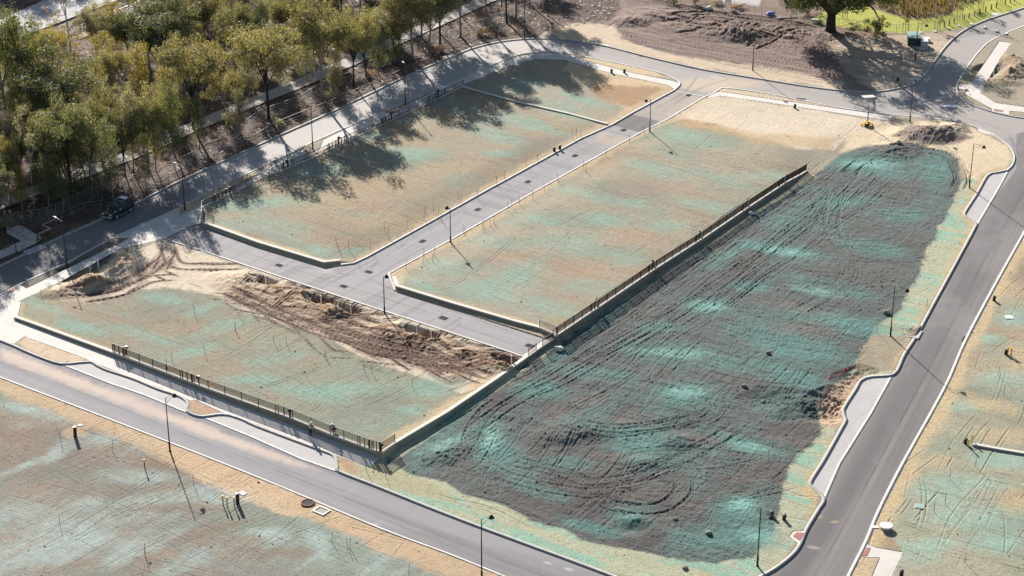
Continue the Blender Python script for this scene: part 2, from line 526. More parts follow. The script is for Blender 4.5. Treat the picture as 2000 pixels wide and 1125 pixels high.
def blob(cx, cy, rx, ry, ang, colr, al=0.8, soft=0.5, warp=0.55, mask=None, nz=None, cv=None):
    R = max(rx, ry) * (1 + soft + warp) + 4
    sel = (abs(PX - cx) < R) & (abs(PY - cy) < R)
    if mask is not None: sel &= mask
    i = np.nonzero(sel)
    if len(i[0]) == 0: return
    c, s = math.cos(math.radians(ang)), math.sin(math.radians(ang))
    x = PX[i] - cx; y = PY[i] - cy
    d = np.sqrt(((x * c + y * s) / rx) ** 2 + ((-x * s + y * c) / ry) ** 2)
    nn = (n_w if nz is None else nz)[i]
    d = d + warp * (0.6 * nn + 0.5 * n_mid[i])
    a = al * (1 - sstep(1 - soft, 1 + soft, d)) * np.clip(0.75 + 0.35 * nn + 0.35 * n_fine[i] + 0.15 * sB2[i] + 0.3 * n_w[i], 0.05, 1)
    t = CV if cv is None else cv
    cc = srgb(*colr).astype(np.float32)
    t[i] = t[i] * (1 - a[:, None]) + cc * a[:, None]

def poly(pts, colr, al=1.0, soft=6.0, mask=None, warp=5.0, cv=None):
    xs_ = [p[0] for p in pts]; ys_ = [p[1] for p in pts]
    m = 4 * soft + 20
    sel = (PX > min(xs_) - m) & (PX < max(xs_) + m) & (PY > min(ys_) - m) & (PY < max(ys_) + m)
    if mask is not None: sel &= mask
    i = np.nonzero(sel)
    if len(i[0]) == 0: return
    x = PX[i]; y = PY[i]
    d = dist_poly(x, y * 2.0, [(a_, b_ * 2.0) for a_, b_ in list(pts) + [pts[0]]])
    d = np.where(inside(x, y, pts), d, -d) + warp * (0.9 * n_mid[i] + 0.8 * n_fine[i] + 0.6 * sB[i])
    a = al * sstep(-soft, soft, d)
    t = CV if cv is None else cv
    cc = srgb(*colr).astype(np.float32)
    t[i] = t[i] * (1 - a[:, None]) + cc * a[:, None]

TEAL = (146, 186, 168); TURQ = (100, 150, 141); PALE = (184, 200, 182); SAND = (232, 214, 186); SOIL = (101, 97, 93); GREY = (150, 148, 138); BRN = (158, 132, 108)
inframe = PY < 1300
mA = mplat & ~mlot
# --- general lots: streaky mix of tan, greenish seal and brown
LOWL = [(-80, 700), (0, 735), (500, 931), (982, 1125), (1200, 1220), (900, 1400), (-100, 1300)]
RLOT = [(2100, 330), (2000, 456), (1854, 740), (1659, 1123), (1640, 1300), (2200, 1300)]
mLL = inside(PX, PY, LOWL)
mR = inside(PX, PY, RLOT)
BA_POLY = [(34, 590), (27, 620), (405, 760), (748, 885), (972, 740), (1035, 695), (321, 466), (115, 552)]
mBA = inside(PX, PY, BA_POLY) & mplat
for msk, base in ((mlot3, (174, 164, 140)), (mlot2, (174, 160, 134)), (mBA, (158, 156, 134)), (mLL, (150, 149, 137)), (mR, (182, 175, 148))):
    mixin(base, msk.astype(np.float32))
    mixin((178, 146, 112), msk * np.clip(0.55 * sstep(0.0, 0.6, 0.35 * sB + 1.0 * n_big + 0.3 * n_mid), 0, 1))
    mixin((148, 164, 142), msk * np.clip(0.6 * sstep(-0.05, 0.6, -0.3 * sB + 1.1 * n_w - .4 * n_big), 0, 1))
    mixin((136, 128, 114), msk * np.clip(0.4 * sstep(0.05, 0.6, n_w2 + 0.3 * sB), 0, 1))
mixin((142, 128, 114), mLL * 0.45 * sstep(0.0, 0.5, .4 * sA + n_big))
mixin((176, 190, 182), mLL * 0.75 * sstep(0.0, 0.6, .4 * sA - n_w2))

for b in [(1000, 545, 75, 26, -25), (930, 562, 60, 18, 0), (870, 522, 50, 16, 10), (960, 470, 60, 12, 10), (1100, 470, 60, 16, 5), (1180, 430, 50, 12, 10), (1190, 502, 70, 18, 0), (1340, 268, 60, 16, 15),
          (1280, 330, 60, 14, 15), (1400, 345, 60, 10, 15), (1150, 380, 90, 9, 15), (1010, 592, 80, 16, 20), (1090, 605, 50, 12, 20), (1390, 405, 60, 10, 10), (1060, 430, 40, 9, 10), (1240, 395, 30, 9, 0),
          (1500, 345, 50, 10, 5), (1150, 560, 40, 12, 0), (830, 560, 40, 10, 20), (1430, 300, 50, 9, 12), (1310, 440, 45, 9, 0)]:
    blob(*b, TEAL, 0.62, 0.6, 0.9, mask=mlot3)
for b in [(1240, 460, 60, 14, 12), (1450, 305, 70, 10, 10), (1130, 520, 60, 16, 0), (1330, 370, 60, 8, 10), (1000, 500, 40, 10, 0)]:
    blob(*b, (190, 156, 128), 0.7, 0.6, 0.8, mask=mlot3)
for b in [(540, 445, 60, 18, 10), (470, 400, 50, 16, 0), (620, 490, 60, 14, 10), (900, 215, 60, 14, 20), (960, 262, 60, 12, 15), (690, 262, 60, 14, 0), (1010, 235, 60, 12, 15), (620, 330, 60, 16, 0),
          (1060, 250, 60, 8, 15), (800, 300, 60, 16, 0), (690, 490, 30, 8, 0), (450, 440, 40, 14, 10), (980, 300, 40, 8, 0), (560, 395, 50, 12, 0), (1110, 225, 50, 8, 10), (1140, 195, 60, 9, 15), (1020, 165, 50, 14, 0), (1090, 205, 60, 10, 12)]:
    blob(*b, TEAL, 0.7, 0.6, 0.9, mask=mlot | mplat)
for b in [(680, 380, 110, 26, -10), (760, 430, 80, 20, 0), (860, 330, 90, 18, -10), (560, 370, 50, 10, -10)]:
    blob(*b, (198, 170, 130), 0.6, 0.6, 0.8, mask=mlot2)
# lot edges: bare yellow sand beside every kerb and coping
LANES = [np.array(p) for p in (LANE_LK, LANE_RK, MID_LO)]
def edge_sand(line, w, al=0.85, mask=None, colr=SAND):
    xs_ = [p[0] for p in line]; ys_ = [p[1] for p in line]
    sel = (PX > min(xs_) - 60) & (PX < max(xs_) + 60) & (PY > min(ys_) - 60) & (PY < max(ys_) + 60)
    if mask is not None: sel &= mask
    i = np.nonzero(sel)
    W = [flat(x, y, 0.8) for x, y in line]
    d = dist_poly(GX[i], GY[i], W) + 0.9 * n_mid[i] * w * 0.8 + 0.5 * n_fine[i] * w * 0.5
    a = al * (1 - sstep(w * 0.5, w * 1.3, d))
    cc = srgb(*colr).astype(np.float32)
    CV[i] = CV[i] * (1 - a[:, None]) + cc * a[:, None]
# --- north end of the lots: bare sand
poly([(1395, 186), (1500, 202), (1600, 215), (1740, 240), (1662, 262), (1630, 292), (1560, 292), (1470, 270), (1395, 240), (1335, 232), (1310, 240), (1345, 205)], SAND, 0.95, 7, warp=6)
poly([(1330, 230), (1480, 262), (1540, 262), (1640, 270), (1620, 292), (1480, 282), (1380, 250), (1320, 244)], (205, 170, 118), 0.6, 8, warp=8)
poly([(1118, 116), (1189, 143), (1304, 167), (1318, 177), (1236, 218), (1200, 200), (1140, 160), (1100, 135)], (226, 198, 156), 0.95, 8, warp=7)
poly([(1180, 165), (1290, 170), (1312, 178), (1240, 212), (1170, 190), (1150, 178)], (170, 128, 88), 0.75, 7, warp=9)
poly([(1740, 240), (1840, 236), (1890, 245), (1965, 285), (1978, 310), (1965, 330), (1925, 340), (1905, 372), (1880, 330), (1850, 300), (1700, 282), (1640, 300), (1660, 262)], (236, 214, 178), 0.97, 6, warp=5)
poly([(1740, 268), (1775, 250), (1830, 246), (1870, 262), (1900, 268), (1850, 285), (1790, 282)], (146, 126, 116), 0.9, 6, warp=7)
# --- block with the trenches: sandy side
poly([(92, 570), (120, 552), (233, 490), (325, 468), (500, 527), (740, 605), (1030, 699), (985, 735), (900, 768), (835, 742), (740, 712), (640, 662), (560, 632), (480, 612), (420, 575), (330, 562), (262, 566), (195, 592), (130, 586)], SAND, 0.97, 6, warp=7, mask=mBA)
for b in [(330, 585, 60, 12, 10), (150, 640, 60, 12, 10), (285, 655, 60, 10, 15), (370, 690, 60, 10, -15), (430, 640, 60, 12, -15), (610, 770, 90, 14, 10), (680, 760, 70, 14, 0), (850, 755, 60, 20, -10), (800, 800, 40, 10, 0), (390, 605, 40, 8, -20),
          (540, 700, 60, 9, -10), (90, 600, 50, 10, 20), (480, 740, 60, 8, 0)]:
    blob(*b, TEAL, 0.7, 0.6, 0.8, mask=mBA)
TR = [(440, 568), (500, 565), (560, 560), (640, 590), (700, 605), (760, 640), (850, 655), (890, 665), (920, 690), (1000, 690), (1030, 698), (960, 725), (880, 745), (800, 715), (720, 695), (640, 650), (560, 625), (500, 600), (450, 590)]
poly(TR, (206, 178, 146), 0.6, 9, warp=14, mask=mBA)
mixin((140, 108, 88), inside(PX, PY, TR) * mBA * 0.8 * sstep(0.0, 0.4, n_mid + 0.5 * sB2))
poly([(100, 578), (160, 560), (250, 535), (330, 500), (345, 520), (260, 545), (200, 588), (150, 590)], (188, 164, 144), 0.8, 6, warp=9, mask=mBA)
# --- the big lot of dark topsoil
DARK = [(760, 897), (800, 925), (870, 940), (905, 965), (985, 985), (1035, 1015), (1110, 1032), (1150, 1058), (1290, 1085), (1400, 1098), (1470, 1085), (1510, 1040), (1530, 950), (1545, 895), (1602, 850), (1600, 790), (1640, 745), (1672, 705), (1690, 690), (1705, 640), (1752, 610),
        (1778, 560), (1806, 500), (1832, 440), (1858, 400), (1876, 360), (1870, 315), (1850, 296), (1780, 282), (1690, 287), (1640, 302), (1590, 348), (1460, 430), (1280, 548), (1085, 680), (960, 770), (790, 890), (758, 906)]
BIGLOT = [(660, 905), (748, 890), (1087, 668), (1578, 345), (1700, 262), (1890, 245), (1990, 300), (1905, 440), (1736, 735), (1640, 800), (1590, 1000), (1520, 1110), (1400, 1150), (1188, 1120), (664, 925)]
mBL = inside(PX, PY, BIGLOT) & ~mplat
poly(BIGLOT, (196, 196, 162), 0.9, 5, mask=mBL & (PY > 350))
mixin((150, 196, 172), (mBL & (PY > 350)) * 0.8 * sstep(-0.05, 0.4, n_mid * 0.6 + sB))
poly(DARK, SOIL, 1.0, 9, mask=~mplat, warp=13)
poly(DARK, SOIL, 0.8, 3, mask=~mplat, warp=6)
md = inside(PX, PY, DARK) & ~mplat
mixin((118, 108, 102), md * 0.7 * sstep(-0.1, 0.5, sH))
mixin((84, 80, 80), md * 0.6 * sstep(0.0, 0.5, n_big + 0.5 * sA))
tz = sH * 0.18 + 1.0 * fbm(15, 10, 25, 2) + 0.35 * n_mid
mixin((104, 109, 105), md * 0.65 * sstep(-0.4, 0.3, n_w2 + 0.4 * n_mid))
mixin((98, 130, 123), md * 0.75 * sstep(-0.15, 0.6, tz + 0.25 * n_fine + 0.15 * sB2))
mixin((100, 118, 114), md * (PY < 720) * 0.4 * sstep(-0.5, 0.5, n_w))
for b in [(850, 878, 60, 26, -30), (960, 860, 36, 44, 10), (900, 800, 60, 16, -35), (1050, 762, 55, 18, 0), (1320, 690, 110, 24, 5), (1180, 620, 50, 14, -30), (1385, 598, 60, 20, 0), (1530, 490, 80, 15, 10), (1460, 558, 40, 14, 0),
          (1510, 655, 90, 24, 8), (1620, 560, 90, 14, 10), (1645, 392, 60, 11, 0), (1545, 422, 36, 14, -25), (1720, 325, 110, 22, 5), (1830, 330, 30, 40, 0), (1335, 770, 70, 26, 0), (1245, 868, 50, 28, 0), (1450, 868, 90, 18, 10),
          (1530, 790, 50, 24, 0), (1235, 1010, 42, 24, 0), (1362, 1050, 60, 20, 0), (1440, 995, 45, 24, 0), (1470, 1050, 60, 26, 0), (1110, 905, 40, 14, 0), (1000, 905, 60, 26, 30), (1060, 960, 60, 12, 15), (1580, 690, 90, 24, 8), (1700, 482, 70, 14, 10),
          (1610, 620, 60, 16, 10), (1250, 550, 40, 12, -30), (1420, 500, 60, 12, -30), (1100, 690, 30, 10, -30), (1160, 730, 90, 14, 5), (1680, 640, 60, 20, 5), (1560, 740, 60, 20, 10), (1760, 420, 50, 12, 5), (1290, 640, 50, 14, 0), (1150, 1030, 60, 12, 15), (1480, 720, 70, 16, 5)]:
    blob(*b, TURQ, 0.8, 0.6, 0.9, mask=mBL, nz=n_w)
for b in [(1385, 598, 34, 9, 0), (1530, 490, 50, 7, 8), (1320, 690, 50, 8, 5), (1340, 765, 36, 11, 0), (1450, 985, 28, 14, 0), (1460, 872, 50, 8, 10), (1600, 570, 40, 7, 10), (960, 855, 14, 22, 10), (1480, 1045, 30, 12, 0), (1700, 320, 50, 8, 0), (870, 870, 30, 8, -30)]:
    blob(*b, (152, 208, 192), 0.7, 0.7, 0.9, mask=mBL, nz=n_w)
for b in [(1230, 820, 60, 12, 0), (1130, 790, 60, 14, -20), (1570, 640, 60, 12, 0), (1200, 890, 70, 9, 0), (1380, 860, 50, 9, 10), (1560, 600, 70, 10, 10)]:
    blob(*b, (132, 112, 106), 0.6, 0.7, 0.9, mask=md, nz=sH)
poly([(1600, 818), (1612, 770), (1640, 742), (1672, 725), (1690, 728), (1678, 745), (1655, 790), (1650, 822), (1630, 835), (1606, 830)], (198, 166, 138), 0.95, 4, warp=6, mask=~mbay)
blob(1545, 790, 60, 22, 10, (62, 66, 68), 0.7, 0.5, 0.8, mask=md)
poly([(1700, 655), (1740, 655), (1790, 660), (1765, 690), (1748, 722), (1700, 728), (1665, 720), (1680, 690)], (176, 160, 134), 0.9, 5)
blob(1765, 640, 22, 8, 0, (96, 130, 128), 0.7)
blob(1595, 1010, 30, 8, 0, (170, 130, 108), 0.6)
# --- lot below the front road
poly([(300, 850), (500, 933), (700, 1012), (720, 1030), (640, 1000), (560, 1010), (470, 975), (400, 945), (330, 905)], (226, 196, 158), 0.85, 9, warp=9, mask=mLL)
poly([(600, 985), (680, 1015), (880, 1088), (860, 1100), (640, 1030)], (200, 176, 142), 0.5, 8, mask=mLL)
poly([(120, 845), (150, 825), (175, 832), (165, 852), (130, 858)], (206, 176, 140), 0.8, 5, mask=mLL)
for b in [(110, 884, 24, 12, -40), (60, 905, 60, 6, -20), (40, 1010, 60, 30, -10), (120, 1060, 90, 26, -10), (60, 800, 70, 12, 10), (270, 930, 60, 12, 0), (330, 970, 90, 12, -10), (250, 1080, 60, 18, -30), (430, 975, 50, 14, 0), (20, 760, 30, 10, 0), (360, 1100, 60, 16, -20),
          (620, 1060, 50, 26, 60), (520, 1040, 50, 12, 0), (190, 860, 40, 12, 0), (230, 1010, 70, 10, -10)]:
    blob(*b, (186, 206, 198), 0.75, 0.7, 0.9, mask=mLL, nz=n_w)
for b in [(150, 960, 80, 16, 0), (560, 1080, 60, 12, 0), (300, 905, 60, 12, 10), (400, 1040, 90, 10, -15), (310, 995, 70, 8, 0), (30, 850, 40, 14, 0)]:
    blob(*b, (148, 122, 102), 0.65, 0.7, 0.9, mask=mLL, nz=sA)
# --- lots right of the side road
for b in [(1900, 1010, 110, 26, 5), (1830, 960, 60, 18, 5), (1960, 900, 60, 16, 5), (1780, 1080, 60, 20, 0), (1960, 1060, 60, 20, 0), (1880, 790, 50, 12, 0), (1960, 740, 50, 14, 0), (1830, 1060, 60, 14, 0), (1890, 940, 70, 12, 5), (1980, 620, 30, 20, 0), (1930, 660, 30, 10, 0)]:
    blob(*b, (164, 204, 186), 0.7, 0.7, 0.9, mask=mR)
for b in [(1930, 790, 60, 14, 10), (1960, 850, 50, 12, 5), (1985, 980, 30, 20, 0), (1890, 770, 20, 6, 0), (1965, 560, 30, 20, 0), (1990, 700, 24, 24, 0), (1830, 900, 30, 12, 0)]:
    blob(*b, (220, 190, 142), 0.65, 0.7, 0.9, mask=mR)
poly([(1700, 1030), (1720, 1008), (1732, 1040), (1762, 1080), (1730, 1072), (1700, 1060)], (176, 144, 112), 0.8, 4, mask=mR)
# --- verges
poly([(34, 672), (47, 658), (162, 699), (155, 706), (118, 708), (81, 696)], (230, 204, 172), 1.0, 3)
poly([(371, 784), (380, 781), (432, 805), (397, 809), (371, 801)], (206, 172, 142), 1.0, 2)
poly([(351, 407), (431, 363), (479, 343), (495, 348), (441, 378), (400, 398), (352, 420)], (214, 190, 160), 0.95, 3)
poly([(745, 217), (796, 193), (850, 170), (858, 178), (800, 203), (760, 225)], (196, 172, 146), 0.95, 3)
poly([(40, 555), (51, 566), (255, 466), (220, 464)], (132, 124, 110), 0.95, 3)
poly([(660, 905), (721, 913), (742, 902), (800, 930), (860, 950), (900, 985), (760, 955), (664, 922)], (190, 178, 140), 0.8, 5, mask=~mplat)
poly([(662, 893), (690, 903), (700, 925), (668, 918)], (196, 160, 122), 0.8, 4)
poly([(1124, 112), (1180, 119), (1277, 140), (1314, 153), (1236, 143), (1136, 118)], (226, 200, 158), 0.95, 3)
poly([(1405, 172), (1500, 184), (1640, 210), (1740, 224), (1742, 228), (1500, 194), (1405, 180)], (228, 206, 172), 0.9, 3)
# kerb-side sand
edge_sand(R3_E, 1.6, 0.85, mR, (222, 196, 150))
edge_sand(R3_W1, 0.9, 0.85, mBL, (214, 186, 138))
edge_sand(R1_UP, 0.8, 0.85, mBL, (224, 196, 140))
edge_sand(R1_LO, 1.9, 0.85, mLL, (218, 186, 146))
edge_sand(LANE_LK, 1.2, 0.75, mplat, (216, 190, 152))
edge_sand(LANE_RK, 1.5, 0.8, mplat, (216, 190, 150))
edge_sand([(772, 562), (1000, 627), (1050, 641), (1087, 656)], 0.9, 0.8, mplat, (214, 186, 148))
edge_sand([(392, 436), (500, 474), (632, 514), (664, 511)], 0.9, 0.85, mplat, (222, 198, 158))
edge_sand([(392, 406), (620, 302), (905, 168)], 0.8, 0.7, mplat, (196, 172, 132))
edge_sand([(34, 592), (27, 618), (216, 686), (405, 759), (724, 878), (748, 884)], 1.0, 0.6, mplat, (214, 190, 146))
edge_sand([(748, 884), (876, 804), (972, 740), (1035, 696)], 1.8, 0.85, mplat, (222, 196, 152))
# --- far side: cleared earth
FAR = [(1040, 60), (1060, 20), (1090, -40), (1230, -40), (1300, 5), (1420, 12), (1600, 48), (1680, 66), (1760, 70), (1830, 66), (1875, 60), (1845, 88), (1822, 122), (1803, 148), (1776, 165), (1736, 175), (1689, 178), (1567, 166), (1500, 155), (1371, 134), (1189, 90), (1101, 76)]
mFAR = inside(PX, PY, FAR)
poly(FAR, (150, 130, 120), 1.0, 4)
mixin((126, 106, 96), mFAR * 0.8 * sstep(0, 0.5, fbm(16, 1.5, -30, 7)))
poly([(1040, 65), (1120, 45), (1200, 48), (1215, 75), (1290, 102), (1480, 128), (1650, 160), (1640, 176), (1500, 155), (1371, 134), (1189, 92), (1101, 77)], (226, 204, 174), 0.95, 6, warp=9)
poly([(1210, 55), (1300, 96), (1450, 118), (1560, 140), (1640, 160), (1650, 140), (1600, 100), (1600, 60), (1430, 14), (1290, 8), (1205, 5)], (156, 134, 122), 0.95, 6, warp=5)
poly([(1620, 85), (1700, 68), (1780, 66), (1870, 62), (1845, 88), (1822, 122), (1803, 148), (1776, 165), (1700, 172), (1650, 140)], (216, 194, 168), 0.95, 8, warp=9)
poly([(1640, 62), (1700, 62), (1780, 66), (1700, 74), (1650, 78)], (130, 98, 80), 0.7, 4, warp=6)
poly([(1060, 40), (1060, -10), (1100, -40), (1215, -40), (1212, 20), (1200, 38), (1120, 44)], (112, 92, 84), 1.0, 5, warp=6)
# dry scrub, park
poly([(1210, -60), (1240, 4), (1420, 14), (1560, 40), (1600, 46), (1640, 60), (1700, 66), (2100, -20), (2100, -200), (1210, -200)], (140, 118, 96), 1.0, 4)
poly([(1480, -30), (1495, 12), (1540, 28), (1590, 36), (1600, 0), (1560, -30)], (150, 126, 112), 0.9, 5)
poly([(1400, -40), (1400, 2), (1482, 13), (1500, -40)], (206, 200, 196), 1.0, 1.5, warp=0)
GRASS = [(1590, 34), (1620, 16), (1690, 12), (1720, 22), (1760, 34), (1795, 38), (1850, 30), (1878, 12), (1950, -10), (2100, -60), (2100, 0), (2000, 13), (1925, 38), (1895, 50), (1862, 58), (1800, 62), (1760, 64), (1720, 62), (1650, 54), (1606, 46)]
poly(GRASS, (190, 192, 74), 1.0, 3, warp=2)
mG = inside(PX, PY, GRASS)
mixin((160, 172, 66), mG * 0.6 * sstep(0.0, 0.6, n_big + 0.4 * n_mid))
# forest floor
FOR = [(-400, 700), (-60, 548), (0, 517), (125, 457), (260, 397), (358, 348), (500, 283), (645, 218), (790, 148), (882, 108), (922, 93), (1000, 76), (1051, 73), (1075, 55), (1062, 20), (1080, -60), (1000, -400), (-900, -400)]
poly(FOR, (112, 94, 84), 1.0, 3, warp=2)
mF = inside(PX, PY, FOR)
mixin((148, 122, 104), mF * 0.75 * sstep(0.0, 0.5, n_mid + 0.5 * n_big))
mixin((70, 60, 54), mF * 0.6 * sstep(0.1, 0.5, fbm(2, 2, 0, 10)))
mixin((200, 190, 178), (mF & (PY > -900) & mfp) * 0.0)
# far road beyond the trees
poly([(57, 68), (141, 36), (262, -8), (300, -8), (180, 52), (60, 92)], (170, 150, 134), 0.9, 4)
# dark specks and pebbles everywhere
sp = fbm(0.45, 0.45, 0, 13, 1)
mixin((84, 74, 68), (~mF & ~mG) * 0.45 * sstep(0.72, 0.95, sp) * sstep(-0.2, 0.5, n_mid))

# ---------------------------------------------------------------- relief: ruts, pits, heaps
RW = np.zeros(GX.shape, np.float32)      # rut weight
RS = np.zeros(GX.shape, np.float32)      # shoulder weight
def stamp(P, depth, w=0.16):
    """P (n,2) world points; presses a groove with raised shoulders"""
    ix = np.searchsorted(us, P[:, 0] / hw(P[:, 1])); iy = np.searchsorted(ys, P[:, 1])
    ok = (ix > 18) & (ix < NX - 20) & (iy > 18) & (iy < NY - 20)
    ix = ix[ok]; iy = iy[ok]; P = P[ok]
    if not len(P): return
    dd = depth if np.isscalar(depth) else depth[ok]
    w = w * 0.75
    for a in range(-4, 5):
        for b in range(-3, 4):
            jx = ix + a; jy = iy + b
            d2 = (GX[jy, jx] - P[:, 0]) ** 2 + (GY[jy, jx] - P[:, 1]) ** 2
            np.maximum.at(RW, (jy, jx), (dd * np.exp(-d2 / (w * w))).astype(np.float32))
            np.maximum.at(RS, (jy, jx), (dd * np.exp(-d2 / (5 * w * w))).astype(np.float32))

def track(pts, n=1, jit=6.0, depth=0.07, gauge=1.8, kind='low', w=0.16, single=False):
    for k in range(n):
        q = [(x + rnd.uniform(-jit, jit), y + rnd.uniform(-jit, jit) * 0.6) for x, y in pts]
        if n > 1 and len(q) > 2 and rnd.random() < 0.5: q = q[:-1] if rnd.random() < 0.5 else q[1:]
        Wp = [tuple(at(x, y, kind))[:2] for x, y in q]
        c = np.array(catmull(Wp, 0.09))
        t = np.gradient(c, axis=0); t /= np.linalg.norm(t, axis=1)[:, None] + 1e-9
        nrm = np.stack([-t[:, 1], t[:, 0]], 1)
        s = np.arange(len(c)) * 0.09
        env = np.clip(np.minimum(np.arange(len(c)), np.arange(len(c))[::-1]) * 0.12 / 2.0, 0, 1)
        ph = rnd.uniform(0, 50)
        fade = np.clip(0.55 + 0.6 * np.sin(s / 5.0 + ph) + 0.3 * np.sin(s / 1.7 + ph), 0.35, 1)
        tread = 0.75 + 0.25 * np.sin(s * 2 * math.pi / 0.75)
        for sg in ((0,) if single else (-0.5, 0.5)):
            stamp(c + nrm * gauge * sg, depth * env * fade * tread, w)

def blade(pts, n, spread, depth, kind='low', w=0.15):
    """parallel grooves left by a machine's blade or tracked undercarriage"""
    Wp = [tuple(at(x, y, kind))[:2] for x, y in pts]
    c = np.array(catmull(Wp, 0.09))
    t = np.gradient(c, axis=0); t /= np.linalg.norm(t, axis=1)[:, None] + 1e-9
    nrm = np.stack([-t[:, 1], t[:, 0]], 1)
    L = len(c)
    for k in range(n):
        a = rnd.randint(0, L // 2); b = min(L, a + rnd.randint(L // 4, L))
        if b - a < 8: continue
        off = rnd.uniform(-spread, spread)
        wob = off + 0.3 * np.sin(np.arange(a, b) * 0.03 + rnd.uniform(0, 6))
        env = np.clip(np.minimum(np.arange(b - a), np.arange(b - a)[::-1]) * 0.12 / 2.5, 0, 1)
        stamp(c[a:b] + nrm[a:b] * wob[:, None], depth * env * rnd.uniform(0.3, 1), w)

track([(1010, 905), (1100, 930), (1160, 945), (1240, 935), (1300, 910), (1380, 870), (1440, 830)], 9, 10, 0.085, w=.13)
track([(940, 880), (955, 915), (1010, 940), (1100, 955), (1170, 960), (1260, 940)], 8, 8, 0.085, w=.13)
track([(1165, 960), (1190, 985), (1250, 995), (1305, 985), (1335, 955), (1330, 930)], 5, 4, 0.10, w=.13)
track([(1075, 800), (1130, 832), (1200, 843), (1290, 835), (1370, 815), (1420, 780)], 10, 10, 0.085, w=.13)
track([(930, 900), (935, 850), (975, 800), (1090, 740), (1250, 650), (1400, 560), (1560, 440), (1640, 370), (1700, 320)], 7, 18, 0.08)
track([(1640, 370), (1610, 420), (1570, 480), (1480, 540), (1400, 600), (1300, 640)], 4, 8, 0.09)
track([(1650, 345), (1700, 305), (1780, 292), (1850, 305), (1885, 345)], 5, 6, 0.12)
track([(1700, 330), (1645, 380), (1625, 440), (1660, 520), (1640, 560), (1560, 610)], 4, 5, 0.08)
track([(1840, 300), (1868, 320), (1880, 345), (1868, 372)], 4, 5, 0.14)
blade([(1010, 740), (1087, 690), (1300, 545), (1500, 405), (1610, 335)], 40, 3.4, 0.05)
blade([(1000, 790), (1150, 700), (1350, 560), (1560, 420), (1680, 330)], 50, 7.0, 0.05)
for p in [[(1200, 640), (1350, 660), (1500, 700)], [(1350, 600), (1500, 640), (1700, 660)], [(1450, 540), (1600, 560), (1780, 560)], [(1550, 470), (1700, 490), (1820, 480)], [(1600, 400), (1750, 420), (1840, 420)],
          [(1100, 760), (1300, 790), (1500, 820)], [(1300, 700), (1450, 740), (1600, 760)], [(1150, 890), (1300, 880), (1500, 900)], [(1250, 960), (1400, 950), (1530, 920)], [(860, 930), (980, 960), (1100, 1010)]]:
    blade(p, 16, 4.5, 0.045, w=0.14)
for p in [[(800, 920), (900, 850), (980, 790)], [(860, 940), (930, 880), (1000, 830)], [(960, 970), (1040, 880), (1100, 800)], [(1100, 1020), (1180, 940), (1230, 880)], [(1180, 780), (1260, 700), (1330, 640)], [(1450, 800), (1500, 740), (1530, 700)]]:
    blade(p, 12, 4.0, 0.05)
# trench block
K = 'mid'
track([(440, 570), (520, 600), (620, 640), (740, 680), (830, 700), (900, 722)], 7, 8, 0.11, kind=K)
track([(560, 600), (640, 640), (720, 668), (800, 690), (860, 700)], 6, 9, 0.12, kind=K)
track([(690, 628), (740, 640), (800, 655), (818, 678), (795, 694), (740, 690), (690, 668)], 5, 3, 0.12, kind=K)
track([(780, 700), (850, 712), (930, 708), (1010, 690)], 5, 6, 0.10, kind=K)
track([(880, 735), (900, 715), (960, 700), (1020, 695)], 6, 6, 0.10, kind=K)
track([(820, 690), (860, 715), (890, 735)], 4, 5, 0.10, kind=K)
track([(450, 580), (470, 600), (530, 610)], 4, 4, 0.11, kind=K)
track([(100, 578), (180, 568), (260, 545), (320, 505), (328, 480)], 5, 4, 0.10, kind=K)
track([(325, 480), (342, 515), (400, 522), (480, 520)], 4, 4, 0.10, kind=K)
track([(150, 588), (230, 572), (290, 548), (350, 542)], 5, 4, 0.10, kind=K)
track([(330, 500), (310, 530), (345, 545)], 3, 6, 0.10, kind=K)
track([(400, 575), (470, 590), (500, 640)], 2, 6, 0.07, kind=K)
for p in [[(560, 600), (600, 650), (590, 660)], [(700, 690), (760, 720), (700, 705)], [(860, 700), (905, 735), (890, 745)], [(640, 640), (700, 700), (900, 722)], [(800, 690), (880, 740), (905, 742)],
          [(860, 660), (930, 700), (1010, 700)], [(430, 585), (500, 592), (560, 640)], [(440, 600), (520, 612), (600, 650)], [(700, 690), (640, 690), (600, 650)], [(900, 715), (960, 722), (1000, 700)]]:
    track(p, 2, 6, 0.09, kind=K, w=.13)
# cleared earth
track([(1215, 8), (1270, 50), (1360, 85), (1480, 110), (1640, 135)], 7, 6, 0.10)
track([(1200, 68), (1330, 92), (1480, 120), (1640, 148)], 7, 6, 0.10)
track([(1150, 85), (1190, 55), (1230, 40)], 4, 5, 0.10)
blade([(1215, 60), (1400, 100), (1640, 145)], 34, 6.0, 0.07, w=.25)
blade([(1230, 8), (1350, 30), (1480, 50), (1600, 70)], 22, 6.0, 0.2, w=.5)
blade([(1290, 60), (1370, 50), (1430, 30)], 12, 5.0, 0.22, w=.5)
blade([(1450, 95), (1520, 60), (1590, 50)], 12, 5.0, 0.2, w=.45)
blade([(1480, 45), (1530, 80), (1570, 108)], 10, 4.0, 0.16, w=.35)
track([(1560, 55), (1562, 85), (1575, 105)], 4, 6, 0.12)
track([(1530, 60), (1545, 90), (1560, 106)], 3, 5, 0.12)
track([(1480, 40), (1520, 70), (1555, 105)], 3, 5, 0.12)
blade([(1390, 75), (1420, 62), (1460, 40)], 12, 4.0, 0.25, w=.5)
blade([(1300, 45), (1340, 30), (1400, 25)], 12, 4.0, 0.25, w=.5)
